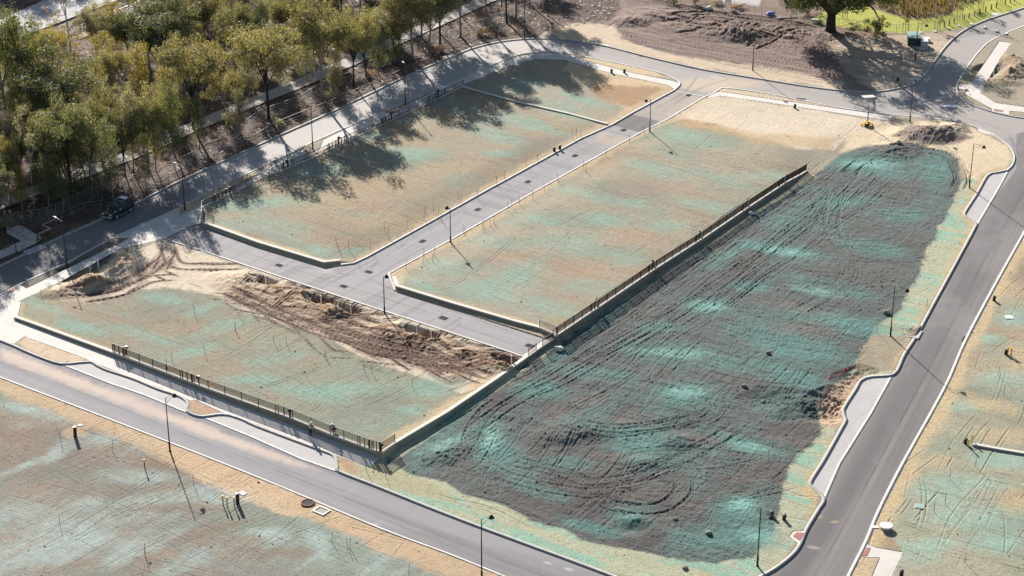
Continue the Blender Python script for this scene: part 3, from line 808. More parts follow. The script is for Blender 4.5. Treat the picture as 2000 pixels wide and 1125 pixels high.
# graded lots: faint survey lines and scrapes
for p in [[(1200, 300), (1350, 330), (1500, 375)], [(1080, 380), (1220, 420), (1330, 460)], [(1000, 450), (1120, 490), (1230, 540)], [(1300, 270), (1450, 300), (1560, 325)], [(900, 510), (1000, 540), (1120, 590)]]:
    track(p, 1, 2, 0.04, single=True, kind='lot', w=0.12)
    blade(p, 16, 6.0, 0.028, 'lot', 0.13)
for p in [[(560, 350), (700, 400), (780, 440)], [(700, 290), (850, 330), (960, 360)], [(900, 200), (1020, 235), (1150, 262)], [(460, 400), (560, 440), (680, 490)]]:
    blade(p, 16, 6.0, 0.028, 'lot', 0.13)
for p in [[(60, 610), (250, 680), (420, 735)], [(300, 610), (480, 700), (700, 800)], [(460, 740), (600, 660), (640, 640)], [(600, 820), (720, 760), (800, 720)], [(380, 700), (480, 650), (560, 600)]]:
    blade(p, 9, 5.0, 0.025, 'mid', 0.13)
for p in [[(0, 960), (200, 880), (330, 830)], [(60, 1100), (250, 990), (400, 930)], [(300, 1110), (450, 1040), (560, 990)], [(0, 830), (200, 900), (420, 1000)], [(200, 960), (400, 1050), (560, 1120)]]:
    blade(p, 14, 5.0, 0.025, 'low', 0.13)
for p in [[(1850, 760), (1930, 780), (2010, 800)], [(1800, 900), (1900, 930), (2000, 950)], [(1860, 1110), (1920, 1000), (1970, 930)], [(1760, 1010), (1880, 1040), (2000, 1060)], [(1900, 600), (1960, 620), (2000, 640)]]:
    blade(p, 8, 5.0, 0.025, 'low', 0.13)

def scratch(region, n, angs, lmin, lmax, depth, kind='low', w=0.12):
    """short straight scrapes of graders and boots at random places of one lot"""
    x0 = min(p[0] for p in region); x1 = max(p[0] for p in region); y0 = min(p[1] for p in region); y1 = max(p[1] for p in region)
    k = 0
    while k < n:
        x = rnd.uniform(x0, x1); y = rnd.uniform(y0, y1)
        if not bool(inside(np.array(x), np.array(y), region)): continue
        k += 1
        c0 = np.array(tuple(at(x, y, kind))[:2]); a = math.radians(rnd.choice(angs) + rnd.gauss(0, 5)); L = rnd.uniform(lmin, lmax) * rnd.random() ** .7 + .6
        t = np.arange(0, L, 0.09); cv = rnd.gauss(0, .012)
        P = c0 + np.stack([np.cos(a + cv * t) * t, np.sin(a + cv * t) * t], 1)
        env = np.clip(np.minimum(t, L - t) / (L * .2), 0, 1)
        m = rnd.uniform(.35, 1.0)
        stamp(P, depth * m * env, w)
        if rnd.random() < .3:
            stamp(P + np.array([-math.sin(a), math.cos(a)]) * rnd.choice([.5, 1.8]), depth * m * env, w)
scratch(DARK, 420, [55, 55, -25, -25, -20, -30, 48, 62], 3, 22, 0.035)
scratch(LOT3, 170, [-35, -33, -38, 55, -20], 3, 22, 0.035, 'lot')
scratch(LOT2, 120, [-35, -33, -38, 55, -20], 3, 18, 0.035, 'lot')
scratch(BA_POLY, 80, [-35, 50, 40, 55, 30], 2, 18, 0.035, 'mid')
scratch([(0, 760), (500, 950), (900, 1120), (0, 1125)], 80, [55, 50, 60, -35, -30, 40], 3, 20, 0.03)
scratch([(1990, 500), (1860, 770), (1680, 1110), (1995, 1120)], 60, [-30, -35, -25, 66, 60], 3, 16, 0.04)
scratch([(1215, 10), (1300, 10), (1640, 70), (1650, 150), (1480, 120), (1200, 60)], 130, [-30, -25, -35, -45, -20, 20], 4, 26, 0.10, w=0.26)
scratch([(450, 560), (560, 545), (760, 630), (1020, 690), (960, 725), (800, 715), (600, 640), (460, 600)], 260, [-35, -30, -40, 20, 60, 0], 2, 9, 0.10, 'mid')

D = np.zeros(GX.shape, np.float32)
def mound(px, py, r, h, kind='low', el=1.0, ang=0.0, rough=0.35, p=1.0):
    c = at(px, py, kind)
    sel = np.nonzero((abs(GX - c.x) < 3 * r) & (abs(GY - c.y) < 3 * r))
    x = GX[sel] - c.x; y = GY[sel] - c.y
    ca, sa = math.cos(math.radians(ang)), math.sin(math.radians(ang))
    u = (x * ca + y * sa) / (r * el); v = (-x * sa + y * ca) / r
    g = np.maximum(0, 1 - np.sqrt(u * u + v * v) * (1 + rough * 0.5 * n_mid[sel])) ** p
    D[sel] += (h * g * (1 + rough * n_fine[sel])).astype(np.float32)
PITS = [(521, 541), (629, 579), (687, 597), (816, 638), (844, 648), (1001, 698), (174, 527)]
for (a, b) in PITS[:6]:
    mound(a - 4, b + 4, 1.8, -1.3, 'mid', 1.3, -35, 0.5, 0.6)
mound(468, 552, 3.4, 0.62, 'mid', 1.6, -30); mound(490, 545, 2.0, 0.50, 'mid'); mound(548, 568, 2.6, 0.37, 'mid', 1.5, 20); mound(590, 575, 2.4, 0.37, 'mid', 1.8, -35)
mound(575, 592, 2.2, 0.43, 'mid', 1.4, -35); mound(640, 612, 2.4, 0.56, 'mid', 1.5, 30); mound(668, 610, 1.8, 0.43, 'mid'); mound(610, 602, 2.0, 0.31, 'mid', 1.5, 20)
mound(772, 640, 2.0, 0.43, 'mid', 1.4, 10); mound(760, 655, 1.6, 0.31, 'mid'); mound(845, 664, 2.6, 0.50, 'mid', 1.5, -20); mound(826, 655, 1.6, 0.37, 'mid'); mound(790, 660, 1.8, 0.37, 'mid'); mound(740, 645, 1.6, 0.31, 'mid')
mound(930, 690, 2.2, 0.31, 'mid', 1.5, 10); mound(960, 712, 2.4, 0.37, 'mid', 1.8, 0); mound(905, 690, 1.6, 0.31, 'mid'); mound(885, 738, 1.6, 0.25, 'mid'); mound(985, 715, 1.6, 0.31, 'mid')
mound(174, 524, 3.4, -1.2, 'low', 1.5, 40, 0.5, 0.7); mound(226, 522, 3.2, 1.1, 'low', 1.3, 30); mound(170, 556, 2.6, 1.3, 'low', 1.3, 20); mound(185, 560, 1.8, 0.9, 'low'); mound(120, 572, 2.4, 0.6, 'low', 1.5, 0); mound(240, 508, 2.0, 0.8)
mound(1935, 138, 3.0, -1.2, 'low', 1.3, 60, 0.4, 0.7); mound(1968, 145, 3.0, 1.3, 'low', 1.2, 20); mound(1975, 118, 3.0, 1.0, 'low'); mound(1990, 132, 3.0, 0.9, 'low'); mound(1955, 160, 2.4, 0.6, 'low', 2.0, 0)
mound(1800, 262, 4.2, 0.9, 'low', 1.3, -15); mound(1840, 262, 3.4, 0.8, 'low', 1.2); mound(1862, 250, 2.6, 0.7, 'low'); mound(1770, 272, 3.0, 0.5, 'low', 1.6, -20)
mound(1430, 66, 5.0, 1.0, 'low', 1.3, 10, 0.3); mound(1455, 74, 4.0, 1.0, 'low'); mound(1385, 58, 6.5, 0.4, 'low', 1.6, 15); mound(1330, 42, 6.0, 0.35, 'low', 1.8, 10); mound(1500, 52, 7.0, 0.4, 'low', 1.5, -20)
mound(1560, 66, 6.0, 0.35, 'low', 1.4, -10); mound(1585, 90, 6.0, 0.3, 'low', 1.2); mound(1640, 72, 5.0, 0.6, 'low', 2.0, 0); mound(1270, 30, 5.0, 0.6, 'low', 1.5, 20); mound(1232, 44, 3.0, 0.7, 'low', 1.4, 0)
mound(1545, 790, 4.0, -0.6, 'low', 1.6, -10, 0.8); mound(1530, 800, 2.4, 0.6, 'low', 1.4); mound(1565, 785, 2.4, 0.5, 'low', 1.6)
mound(1625, 790, 3.4, -0.55, 'low', 1.5, 65, 0.6, 0.6); mound(1670, 738, 2.4, -0.5, 'low', 1.4, 40, 0.6, 0.6)
mound(1232, 1030, 1.8, -0.4, 'low'); mound(1245, 1018, 1.6, 0.35, 'low'); mound(1320, 860, 2.4, 0.4, 'low', 1.3); mound(1255, 905, 2.0, 0.3, 'low', 1.4); mound(870, 885, 2.6, 0.4, 'low', 1.6, 30); mound(1110, 840, 3.0, 0.35, 'low', 2, 30)
mound(1780, 645, 2.0, 0.4, 'low'); mound(1140, 850, 2.0, 0.35, 'low', 2.5, 20); mound(1745, 295, 3.6, 0.5, 'low', 1.6, 40)

D *= np.where(mBA, sstep(0.5, 1.7, dist_poly(GX, GY, fl(MID_LO, .8))), 1.0).astype(np.float32)
clod = sstep(0.25, 0.9, n_fine) * 0.05
trm = sstep(-12, 12, np.where(inside(PX, PY, TR), 1, -1) * dist_poly(PX, PY * 2, [(a, b * 2) for a, b in TR + [TR[0]]])) * mBA
rough_amp = np.where(mroad | mpath | mbay, 0, np.where(md, 1.15, np.where(mF, 1.6, np.where(mFAR, 0.35, np.where(mG, 0.2, 0.32)))))
n_xf = fbm(0.3, 0.3, 0, 7, 2, 0.9)
relief = rough_amp * (0.03 * n_mid + 0.035 * n_fine + 0.02 * sB2 + 0.03 * n_xf) + rough_amp * clod
relief += np.where(md, 0.05 * sH + 0.03 * sA, np.where(mlot | mBA, 0.012 * sB, 0))
trm = sstep(-12, 12, np.where(inside(PX, PY, TR), 1, -1) * dist_poly(PX, PY * 2, [(a, b * 2) for a, b in TR + [TR[0]]])) * mBA
relief += trm * (0.07 * fbm(2.6, 1.1, 35, 2, 4, 0.6) + 0.1)
sc = 1.5
relief += -(RW * 1.25 * sc) + 0.75 * sc * np.clip(RS - RW, 0, 1)
GZ = Z0 + relief + D
cutm = mroad | mpath | mbay
GZ = np.where(cutm, np.minimum(Z0 - 0.28, ZL - 0.28 if False else Z0 - 0.28), GZ)
rw = np.clip(RW / 0.12, 0, 1)[..., None]
dk = np.array([0.50, 0.42, 0.38], np.float32)
CV *= 1 - rw * (1 - dk) * np.where(md, 0.22, np.where(mBA & (trm < 2), 0.95, 0.6))[..., None]
spoilc = np.clip(RS / 0.07, 0, 1) * mBA
mixin((112, 86, 73), spoilc * 0.92 * np.clip(inside(PX, PY, [(90, 560), (340, 470), (520, 515), (1035, 690), (900, 770), (700, 715), (540, 650), (400, 560), (200, 600)]) * 1.0, 0, 1))
fresh = np.clip(np.abs(D) / 0.7, 0, 1)[..., None] * (mBA | (PX > 1880))[..., None]
CV[:] = CV * (1 - 0.4 * fresh) + srgb(204, 156, 104).astype(np.float32) * 0.4 * fresh
lum = (CV * np.array([.3, .6, .1], np.float32)).sum(-1, keepdims=True)
CV[:] = CV * 0.96 + lum * 0.04
CV *= (1 + (0.10 + 0.08 * md) * n_fine + (0.03 + 0.05 * md) * sB2 + 0.08 * n_mid)[..., None]

# per-cell faces; the ground is one sheet
idx = np.arange(NX * NY).reshape(NY, NX)
Fq = np.stack([idx[:-1, :-1], idx[:-1, 1:], idx[1:, 1:], idx[1:, :-1]], -1).reshape(-1, 4)
V = np.stack([GX, GY, GZ], -1).reshape(-1, 3)
ground = np_mesh('ground', V, Fq, M['soil'], (CV.reshape(-1, 3) * ALB).clip(0.004, 0.8), smooth=True)
tag(ground, kind='structure')

# ---------------------------------------------------------------- road surfaces (same grid, own sheet)
RV = np.zeros(GX.shape + (3,), np.float32)
RV[:] = srgb(164, 161, 164)
r_st = fbm(30, 0.7, 54.9, 3); r_stB = fbm(30, 0.7, -35, 4); r_s3 = fbm(40, 0.9, 66.3, 2)
mixin((168, 166, 170), mmid * 1.0, RV)
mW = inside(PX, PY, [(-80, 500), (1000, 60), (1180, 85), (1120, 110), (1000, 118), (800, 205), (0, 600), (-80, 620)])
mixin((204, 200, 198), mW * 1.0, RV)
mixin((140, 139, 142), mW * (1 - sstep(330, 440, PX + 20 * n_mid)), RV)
mN = inside(PX, PY, [(1090, 70), (1600, 150), (1740, 170), (1830, 90), (2100, -40), (2100, 240), (1960, 270), (1800, 235), (1400, 185), (1100, 118)])
mixin((180, 175, 172), mN * 0.9, RV)
m3 = inside(PX, PY, [(2100, 235), (1985, 260), (1985, 330), (1900, 440), (1600, 980), (1480, 1125), (1300, 1260), (1600, 1260), (2100, 400)])
mixin((140, 136, 137), m3 * 1.0, RV)
mixin((118, 115, 116), m3 * 0.55 * sstep(-0.1, 0.35, r_s3), RV)
poly([(2000, 330), (1930, 440), (1640, 960), (1500, 1140), (1560, 1140), (1700, 920), (1990, 420), (2060, 330)], (108, 106, 110), 0.6, 12, mask=mroad, warp=3, cv=RV)
m1 = inside(PX, PY, [(-80, 630), (200, 720), (660, 905), (1190, 1121), (1300, 1260), (1000, 1140), (-80, 715)])
mixin((160, 158, 164), m1 * 1.0, RV)
mixin((136, 134, 141), m1 * 0.75 * sstep(-.1, 0.4, r_stB), RV)
poly([(0, 675), (120, 722), (300, 790), (500, 868), (620, 915), (560, 905), (400, 850), (200, 775), (0, 700)], (228, 208, 190), 0.75, 12, mask=mroad, warp=9, cv=RV)
poly([(860, 1040), (1190, 1125), (1300, 1200), (1000, 1140), (760, 1030)], (138, 136, 140), 0.6, 14, mask=mroad, warp=8, cv=RV)
mixin((142, 140, 146), mmid * 0.75 * sstep(-0.1, 0.4, np.where(PX < 900, r_st, r_stB)), RV)
mixin((178, 174, 176), mroad * 0.25 * sstep(0.15, 0.6, n_big + 0.4 * n_mid), RV)
poly([(1195, 243), (1236, 222), (1290, 236), (1252, 258)], (106, 102, 104), 0.85, 2, warp=0.5, mask=mroad, cv=RV)
poly([(1330, 155), (1420, 150), (1500, 160), (1450, 172), (1380, 178), (1330, 172)], (222, 202, 172), 0.55, 9, mask=mroad, warp=8, cv=RV)
poly([(1240, 222), (1320, 178), (1385, 188), (1370, 200), (1300, 236)], (198, 182, 160), 0.5, 9, mask=mroad, warp=8, cv=RV)
poly([(1170, 255), (1200, 262), (1230, 272), (1210, 285), (1160, 275)], (206, 186, 158), 0.5, 6, mask=mroad, warp=5, cv=RV)
poly([(1100, 82), (1200, 95), (1300, 122), (1230, 128), (1120, 108)], (184, 178, 178), 0.5, 9, mask=mroad, cv=RV)
for (a, b, c_, d_) in [(1070, 1098, 10, 3), (1590, 1068, 12, 3), (1720, 1060, 6, 2), (1700, 760, 8, 2), (640, 530, 18, 4), (1110, 1110, 10, 3), (1640, 895, 8, 3), (1400, 150, 12, 3), (735, 1022, 7, 2), (1560, 155, 12, 3), (1835, 195, 10, 3), (1865, 186, 6, 2)]:
    blob(a, b, c_, d_, 10, (224, 220, 216), 0.6, 0.6, 0.8, mask=mroad, cv=RV)
blob(1630, 1018, 9, 3, 0, (206, 178, 150), 0.7, mask=mroad, cv=RV); blob(1600, 1008, 9, 3, 0, (206, 168, 120), 0.7, mask=mroad, cv=RV)
def tyre(pts, w, colr, al):
    line = [flat(x, y, .4) for x, y in pts]; line = [tuple(q) for q in catmull(line, 2.0)]
    X0 = min(q[0] for q in line) - 1; X1 = max(q[0] for q in line) + 1; Y0 = min(q[1] for q in line) - 1; Y1 = max(q[1] for q in line) + 1
    i = np.nonzero((GX > X0) & (GX < X1) & (GY > Y0) & (GY < Y1) & mroad)
    if not len(i[0]): return
    d = dist_poly(GX[i], GY[i], line)
    a = al * (1 - sstep(w * .5, w, d)) * np.clip(.6 + .9 * n_mid[i], 0, 1)
    cc = srgb(*colr).astype(np.float32)
    RV[i] = RV[i] * (1 - a[:, None]) + cc * a[:, None]
def lerp_line(A, B, t): return [(a[0] + (b[0] - a[0]) * t, a[1] + (b[1] - a[1]) * t) for a, b in zip(A, B)]
LN_A = [(690, 518), (953, 374), (1196, 247), (1317, 182)]; LN_B = [(775, 528), (1000, 398), (1253, 256), (1375, 190)]
R3_A = [(1985, 330), (1905, 450), (1790, 660), (1612, 980), (1520, 1115)]; R3_B = [(2060, 350), (1946, 552), (1854, 740), (1715, 1000), (1655, 1123)]
MD_A = [(390, 442), (640, 527), (780, 572), (1066, 665)]; MD_B = [(325, 468), (600, 560), (736, 603), (1020, 695)]
F_A = [(0, 672), (130, 716), (370, 808), (660, 920), (1000, 1052), (1180, 1120)]; F_B = [(0, 734), (100, 772), (300, 855), (560, 955), (850, 1070), (990, 1125)]
NR_A = [(1101, 80), (1284, 118), (1500, 159), (1689, 181), (1790, 165)]; NR_B = [(1111, 103), (1277, 137), (1500, 181), (1690, 215), (1838, 231)]
for A_, B_ in ((LN_A, LN_B), (R3_A, R3_B), (MD_A, MD_B), (F_A, F_B), (NR_A, NR_B)):
    tyre(lerp_line(A_, B_, .5), .10, (84, 82, 84), .7)
    for t in (.16, .24, .36, .44, .58, .66, .78, .86):
        q = lerp_line(A_, B_, t + rnd.uniform(-.03, .03)); q = [(x + rnd.uniform(-2, 2), y + rnd.uniform(-1, 1)) for x, y in q]
        tyre(q, .28, (108, 105, 107) if rnd.random() < .65 else (176, 170, 162), .2 if t > .5 else .12)
for p in [[(700, 520), (720, 545), (800, 580), (1000, 650)], [(735, 515), (700, 540), (560, 520)], [(640, 545), (700, 535), (790, 480)], [(900, 640), (960, 660), (1030, 690)], [(1360, 160), (1340, 185), (1280, 220)], [(1420, 165), (1360, 185), (1290, 230)], [(1890, 240), (1960, 262), (1990, 310)]]:
    tyre(p, .3, (100, 98, 100), .45)
RV *= (np.array([1.06, 1.03, 0.985]) * (1 + 0.03 * n_fine + 0.03 * r_st)[..., None])
ZR = np.where(mmid, ZP, ZL) - 0.09
# grow the mask by two cells so that the kerbs cover its stepped edge
g = mroad.copy()
for _ in range(1):
    g2 = g.copy()
    g2[1:] |= g[:-1]; g2[:-1] |= g[1:]; g2[:, 1:] |= g[:, :-1]; g2[:, :-1] |= g[:, 1:]
    g = g2
gm = g & ((~mplat & ~mmid) | mmid | mplat)
ZR = np.where(mmid | (mplat & ~mlow), ZP, ZL) - 0.09
cell = g[:-1, :-1] & g[:-1, 1:] & g[1:, 1:] & g[1:, :-1]
zz = ZR
rng_ = np.maximum(np.maximum(zz[:-1, :-1], zz[:-1, 1:]), np.maximum(zz[1:, 1:], zz[1:, :-1])) - np.minimum(np.minimum(zz[:-1, :-1], zz[:-1, 1:]), np.minimum(zz[1:, 1:], zz[1:, :-1]))
cell &= rng_ < 0.15
Fr = Fq.reshape(NY - 1, NX - 1, 4)[cell]
used, inv = np.unique(Fr, return_inverse=True)
VR = np.stack([GX, GY, ZR], -1).reshape(-1, 3)[used]
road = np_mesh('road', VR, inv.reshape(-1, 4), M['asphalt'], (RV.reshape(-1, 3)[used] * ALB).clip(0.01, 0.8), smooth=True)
tag(road, kind='structure')

# ---------------------------------------------------------------- flat concrete sheets
def sheet(name, pts, kind, dz, m, cut=3.0, hfun=None):
    W = [at(x, y, kind) for x, y in pts]
    co = [(p.x, p.y) for p in W]
    n = len(co)
    dense = []
    for i in range(n):
        a = np.array(co[i]); b = np.array(co[(i + 1) % n])
        k = max(1, int(np.linalg.norm(b - a) / cut))
        dense += [a + (b - a) * t for t in np.linspace(0, 1, k, endpoint=False)]
    vs = [Vector((float(p[0]), float(p[1]))) for p in dense]
    ne = len(vs)
    x0 = min(v.x for v in vs); x1 = max(v.x for v in vs); y0 = min(v.y for v in vs); y1 = max(v.y for v in vs)
    gx, gy = np.meshgrid(np.arange(x0, x1, cut), np.arange(y0, y1, cut))
    P = np.stack([gx.ravel(), gy.ravel()], 1)
    ins = inside(P[:, 0], P[:, 1], [(v.x, v.y) for v in vs])
    P = P[ins]
    d = dist_poly(P[:, 0], P[:, 1], [(v.x, v.y) for v in vs] + [(vs[0].x, vs[0].y)]) if len(P) else []
    for p, q in zip(P, d):
        if q > cut * 0.4: vs.append(Vector((float(p[0]), float(p[1]))))
    ov, oe, of, *_ = delaunay_2d_cdt(vs, [(i, (i + 1) % ne) for i in range(ne)], [list(range(ne))], 1, 1e-5)
    X = np.array([v.x for v in ov]); Y = np.array([v.y for v in ov])
    Z = ZK[kind](X, Y) + dz
    me = bpy.data.meshes.new(name)
    me.from_pydata([(float(a), float(b), float(c)) for a, b, c in zip(X, Y, Z)], [], [list(f) for f in of])
    me.materials.append(m)
    o = bpy.data.objects.new(name, me)
    COL.objects.link(o)
    tag(o, kind='structure')
    return o
for k, p in PATHS:
    sheet('footpath', p, k, 0.015, M['concrete'])
for p in BAYS:
    sheet('parking_bay', p, 'low', -0.078, M['bay'])

def ribbon(name, pts, kind, w, z0, z1, m, side=0.0, smooth_step=None, kindtag='structure', parent=None, slope=0.0):
    """a kerb or strip with a rectangular section along a line of photo pixels; side shifts it sideways"""
    W = [tuple(at(x, y, kind))[:2] for x, y in pts]
    c = np.array(catmull(W, smooth_step)) if smooth_step else np.array([q for a, b in zip(W[:-1], W[1:]) for q in np.linspace(a, b, max(2, int(math.dist(a, b) / 3)), endpoint=False)] + [W[-1]])
    t = np.gradient(c, axis=0); t /= np.linalg.norm(t, axis=1)[:, None] + 1e-9
    nr = np.stack([-t[:, 1], t[:, 0]], 1)
    L = c + nr * (side + w / 2); R = c + nr * (side - w / 2)
    zc = ZK[kind](c[:, 0], c[:, 1])
    n = len(c)
    V = np.concatenate([np.c_[L, zc + z0], np.c_[L, zc + z1], np.c_[R, zc + z1 - slope], np.c_[R, zc + z0]])
    F = []
    for j in range(4):
        a = j * n; b = ((j + 1) % 4) * n
        for i in range(n - 1):
            F.append((a + i, a + i + 1, b + i + 1, b + i))
    V = np.array(V); F = np.array(F)
    o = np_mesh(name, V, F, m)
    if kindtag: tag(o, kind=kindtag)
    if parent is not None: o.parent = parent
    return o
KW = 0.28
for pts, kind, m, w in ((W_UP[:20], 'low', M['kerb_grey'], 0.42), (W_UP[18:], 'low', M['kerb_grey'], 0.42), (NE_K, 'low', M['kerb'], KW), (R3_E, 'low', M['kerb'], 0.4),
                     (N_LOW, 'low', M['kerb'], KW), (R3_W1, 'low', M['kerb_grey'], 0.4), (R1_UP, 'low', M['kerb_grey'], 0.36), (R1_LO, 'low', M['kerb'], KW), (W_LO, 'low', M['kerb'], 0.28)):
    ribbon('kerb', pts, kind, w, -0.3, 0.035, m, smooth_step=0.8)
for pts in (LANE_LK, LANE_RK, MID_LO, MID_END):
    ribbon('kerb', pts, 'mid', KW, -0.3, 0.035, M['kerb'])
for pts in BAY_LINES:
    ribbon('kerb', pts, 'low', 0.34, -0.3, -0.066, M['kerb'])
ribbon('kerb', [(1317, 177), (1346, 182), (1376, 188)], 'mid', 0.3, -0.3, -0.078, M['kerb'])
ribbon('kerb', [(321, 466), (348, 453), (375, 440)], 'mid', 0.3, -0.3, -0.06, M['kerb'])
# pale gutters at the foot of the barrier kerbs
for pts in (W_UP[1:34], R3_W1, R1_UP[:8]):
    pass
# forest path and far road
def strip_sheet(name, pts, w, m, dz=0.03):
    W = [tuple(at(x, y, 'low'))[:2] for x, y in pts]
    c = np.array(catmull(W, 1.5))
    t = np.gradient(c, axis=0); t /= np.linalg.norm(t, axis=1)[:, None] + 1e-9
    nr = np.stack([-t[:, 1], t[:, 0]], 1)
    z = Lz(c[:, 0], c[:, 1]) + dz
    n = len(c)
    V = np.concatenate([np.c_[c + nr * w / 2, z], np.c_[c - nr * w / 2, z]])
    F = np.array([(i, i + 1, n + i + 1, n + i) for i in range(n - 1)])
    o = np_mesh(name, V, F[:, ::-1], m)
    return tag(o, kind='structure')
M['gpath'] = mat('pale_path', C(206, 198, 190), 0.95, noise=0.12, scale=1.5)
M['farroad'] = mat('far_road_asphalt', C(205, 202, 202), 0.9, noise=0.06, scale=1.0)
strip_sheet('footpath', FPATH, 3.2, M['gpath'], 0.14)
sheet('far_road', FARROAD, 'low', 0.12, M['farroad'], 6.0)
ribbon('kerb', [(-60, 116), (57, 68), (141, 36), (262, -10)], 'low', 0.3, -0.1, 0.26, M['kerb_grey'])
strip_sheet('footpath', [(150, 76), (200, 55), (250, 30), (300, 8), (350, -14)], 1.6, M['gpath'], 0.14)

# loose clods, one scatter over the bare ground
def clods():
    rs = np.random.RandomState(5)
    n = 52000
    ix = rs.randint(20, NX - 20, n); iy = rs.randint(20, NY - 20, n)
    w = np.where(md, 1.0, np.where(mF | mG | cutm, 0, np.where(trm > .5, 1.0, np.where(mFAR, .6, .28))))
    w = w * np.clip(.5 + 1.3 * n_mid, .05, 1)
    k = (rs.rand(n) < w[iy, ix]) & (PY[iy, ix] < 1180) & (PY[iy, ix] > -20) & (PX[iy, ix] > -60) & (PX[iy, ix] < 2060)
    ix = ix[k]; iy = iy[k]; n = len(ix)
    c = np.stack([GX[iy, ix], GY[iy, ix], GZ[iy, ix]], 1)
    r = rs.uniform(.03, .07, n)[:, None] * (1 + (rs.rand(n) < .04)[:, None] * 1.3)
    dirs = np.array([(1, 0, 0), (0, 1, 0), (-1, 0, 0), (0, -1, 0), (0, 0, 1)], float)
    V = c[:, None, :] + dirs[None] * r[:, None] * rs.uniform(.6, 1.3, (n, 5, 1))
    V = V.reshape(-1, 3)
    tri = np.array([(0, 1, 4), (1, 2, 4), (2, 3, 4), (3, 0, 4)])
    F = (np.arange(n)[:, None, None] * 5 + tri[None]).reshape(-1, 3)
    o = np_mesh('clods', V, F, M['clod'])
    tag(o, 'small dark clods and stones scattered over the bare lots', 'clods', kind='stuff')
M['clod'] = mat('dark_clod', (.07, .055, .045), .95, noise=.4, scale=.7)
clods()
# ---------------------------------------------------------------- retaining walls and fences
def dens(pts, kind, step=2.4):
    W = [at(x, y, kind) for x, y in pts]
    out = []
    for a, b in zip(W[:-1], W[1:]):
        n = max(1, round((b - a).length / step))
        out += [tuple(a.lerp(b, t / n))[:2] for t in range(n)]
    out.append(tuple(W[-1])[:2])
    return np.array(out)

def offset(c, d):
    n = len(c); out = []
    for i in range(n):
        a = c[max(i - 1, 0)]; b = c[i]; e = c[min(i + 1, n - 1)]
        t1 = (b - a) if i > 0 else (e - b); t2 = (e - b) if i < n - 1 else (b - a)
        t1 = t1 / np.linalg.norm(t1); t2 = t2 / np.linalg.norm(t2)
        nn = np.array([-t1[1] - t2[1], t1[0] + t2[0]]); nn /= np.linalg.norm(nn)
        k = max(0.4, float(np.dot(nn, [-t1[1], t1[0]])))
        out.append(b + nn * d / k)
    return np.array(out)

def prism_path(c, z0, z1, d0, d1):
    A = offset(c, d0); B = offset(c, d1)
    n = len(c)
    V = [(*A[i], z0[i]) for i in range(n)] + [(*A[i], z1[i]) for i in range(n)] + [(*B[i], z1[i]) for i in range(n)] + [(*B[i], z0[i]) for i in range(n)]
    F = []
    for j in range(4):
        a = j * n; b = ((j + 1) % 4) * n
        for i in range(n - 1):
            F.append((a + i, b + i, b + i + 1, a + i + 1))
    F.append((0, n, 2 * n, 3 * n)); F.append((n - 1, 4 * n - 1, 3 * n - 1, 2 * n - 1))
    m = MB(); m.add(V, F)
    return m

def retaining_wall(pts, kind, low, inward, label, group='limestone retaining walls around the raised lots', lift=0.06, thick=0.42):
    c = dens(pts, kind, 2.0)
    zt = ZK[kind](c[:, 0], c[:, 1]) + lift
    if kind == 'lot':      # at a lot's edge the wall keeps the height of the ground just inside it
        ci = offset(c, inward * 0.8)
        zt = ZK[kind](ci[:, 0], ci[:, 1]) + lift
    zb = ZK[low](c[:, 0], c[:, 1]) - 0.35
    p0 = c[len(c) // 2]
    root = empty('retaining_wall', (p0[0], p0[1], float(zb[len(c) // 2])))
    tag(root, label, 'wall', group)
    inv = Matrix.Translation(root.location).inverted()
    for nm, m, za, zc, d0, d1 in (('wall_face', M['wall'], zb, zt - 0.13, 0.03 * inward, thick * inward), ('coping', M['coping'], zt - 0.13, zt + 0.03, 0.0, (thick + 0.03) * inward)):
        mb = prism_path(c, za, zc, d0, d1)
        mb.v = [tuple(inv @ Vector(v)) for v in mb.v]
        mb.build(nm, m, root)
    return root

WA_S = [(34, 591), (27, 620), (216, 688), (405, 760), (570, 819), (643, 849), (724, 879), (748, 885)]
WA_E = [(748, 885), (775, 865), (876, 805), (972, 740), (1035, 695), (1060, 677), (1087, 659)]
W3_S = [(766, 541), (772, 559), (880, 592), (1000, 627), (1050, 640), (1087, 656)]
W3_E = [(1087, 657), (1172, 600), (1284, 524), (1375, 466), (1466, 404), (1578, 334)]
W2_S = [(392, 434), (500, 473), (632, 513), (664, 510)]
W2_W = [(905, 167), (760, 235), (620, 303), (500, 352), (392, 405), (392, 434)]
retaining_wall(WA_S, 'mid', 'low', 1, 'long limestone retaining wall along the footpath below the trenched lot, its face in shade')
retaining_wall(WA_E, 'mid', 'low', 1, 'limestone retaining wall between the trenched lot and the big dark lot')
retaining_wall(W3_S, 'lot', 'mid', 1, 'limestone retaining wall with a chamfered corner lamp side, between the T-junction and the centre lot')
retaining_wall(W3_E, 'lot', 'low', 1, 'longest limestone retaining wall, under the black fence beside the big dark lot')
retaining_wall(W2_S, 'lot', 'mid', 1, 'limestone retaining wall below the tree-shaded lot, beside the junction road')
retaining_wall(W2_W, 'lot', 'low', 1, 'low limestone wall under the black fence along the tree-shaded footpath', lift=0.03, thick=0.3)
retaining_wall([(1188, 243), (1110, 222), (1010, 199), (905, 170)], 'mid', 'mid', 1, 'thin pale limestone edging across the shaded lot, ending at the lane', lift=0.18, thick=0.35)
retaining_wall([(1900, 868), (1950, 877), (2040, 892)], 'low', 'low', -1, 'pale limestone edging across the right-hand lot, beside the yellow stakes', lift=0.2, thick=0.35)

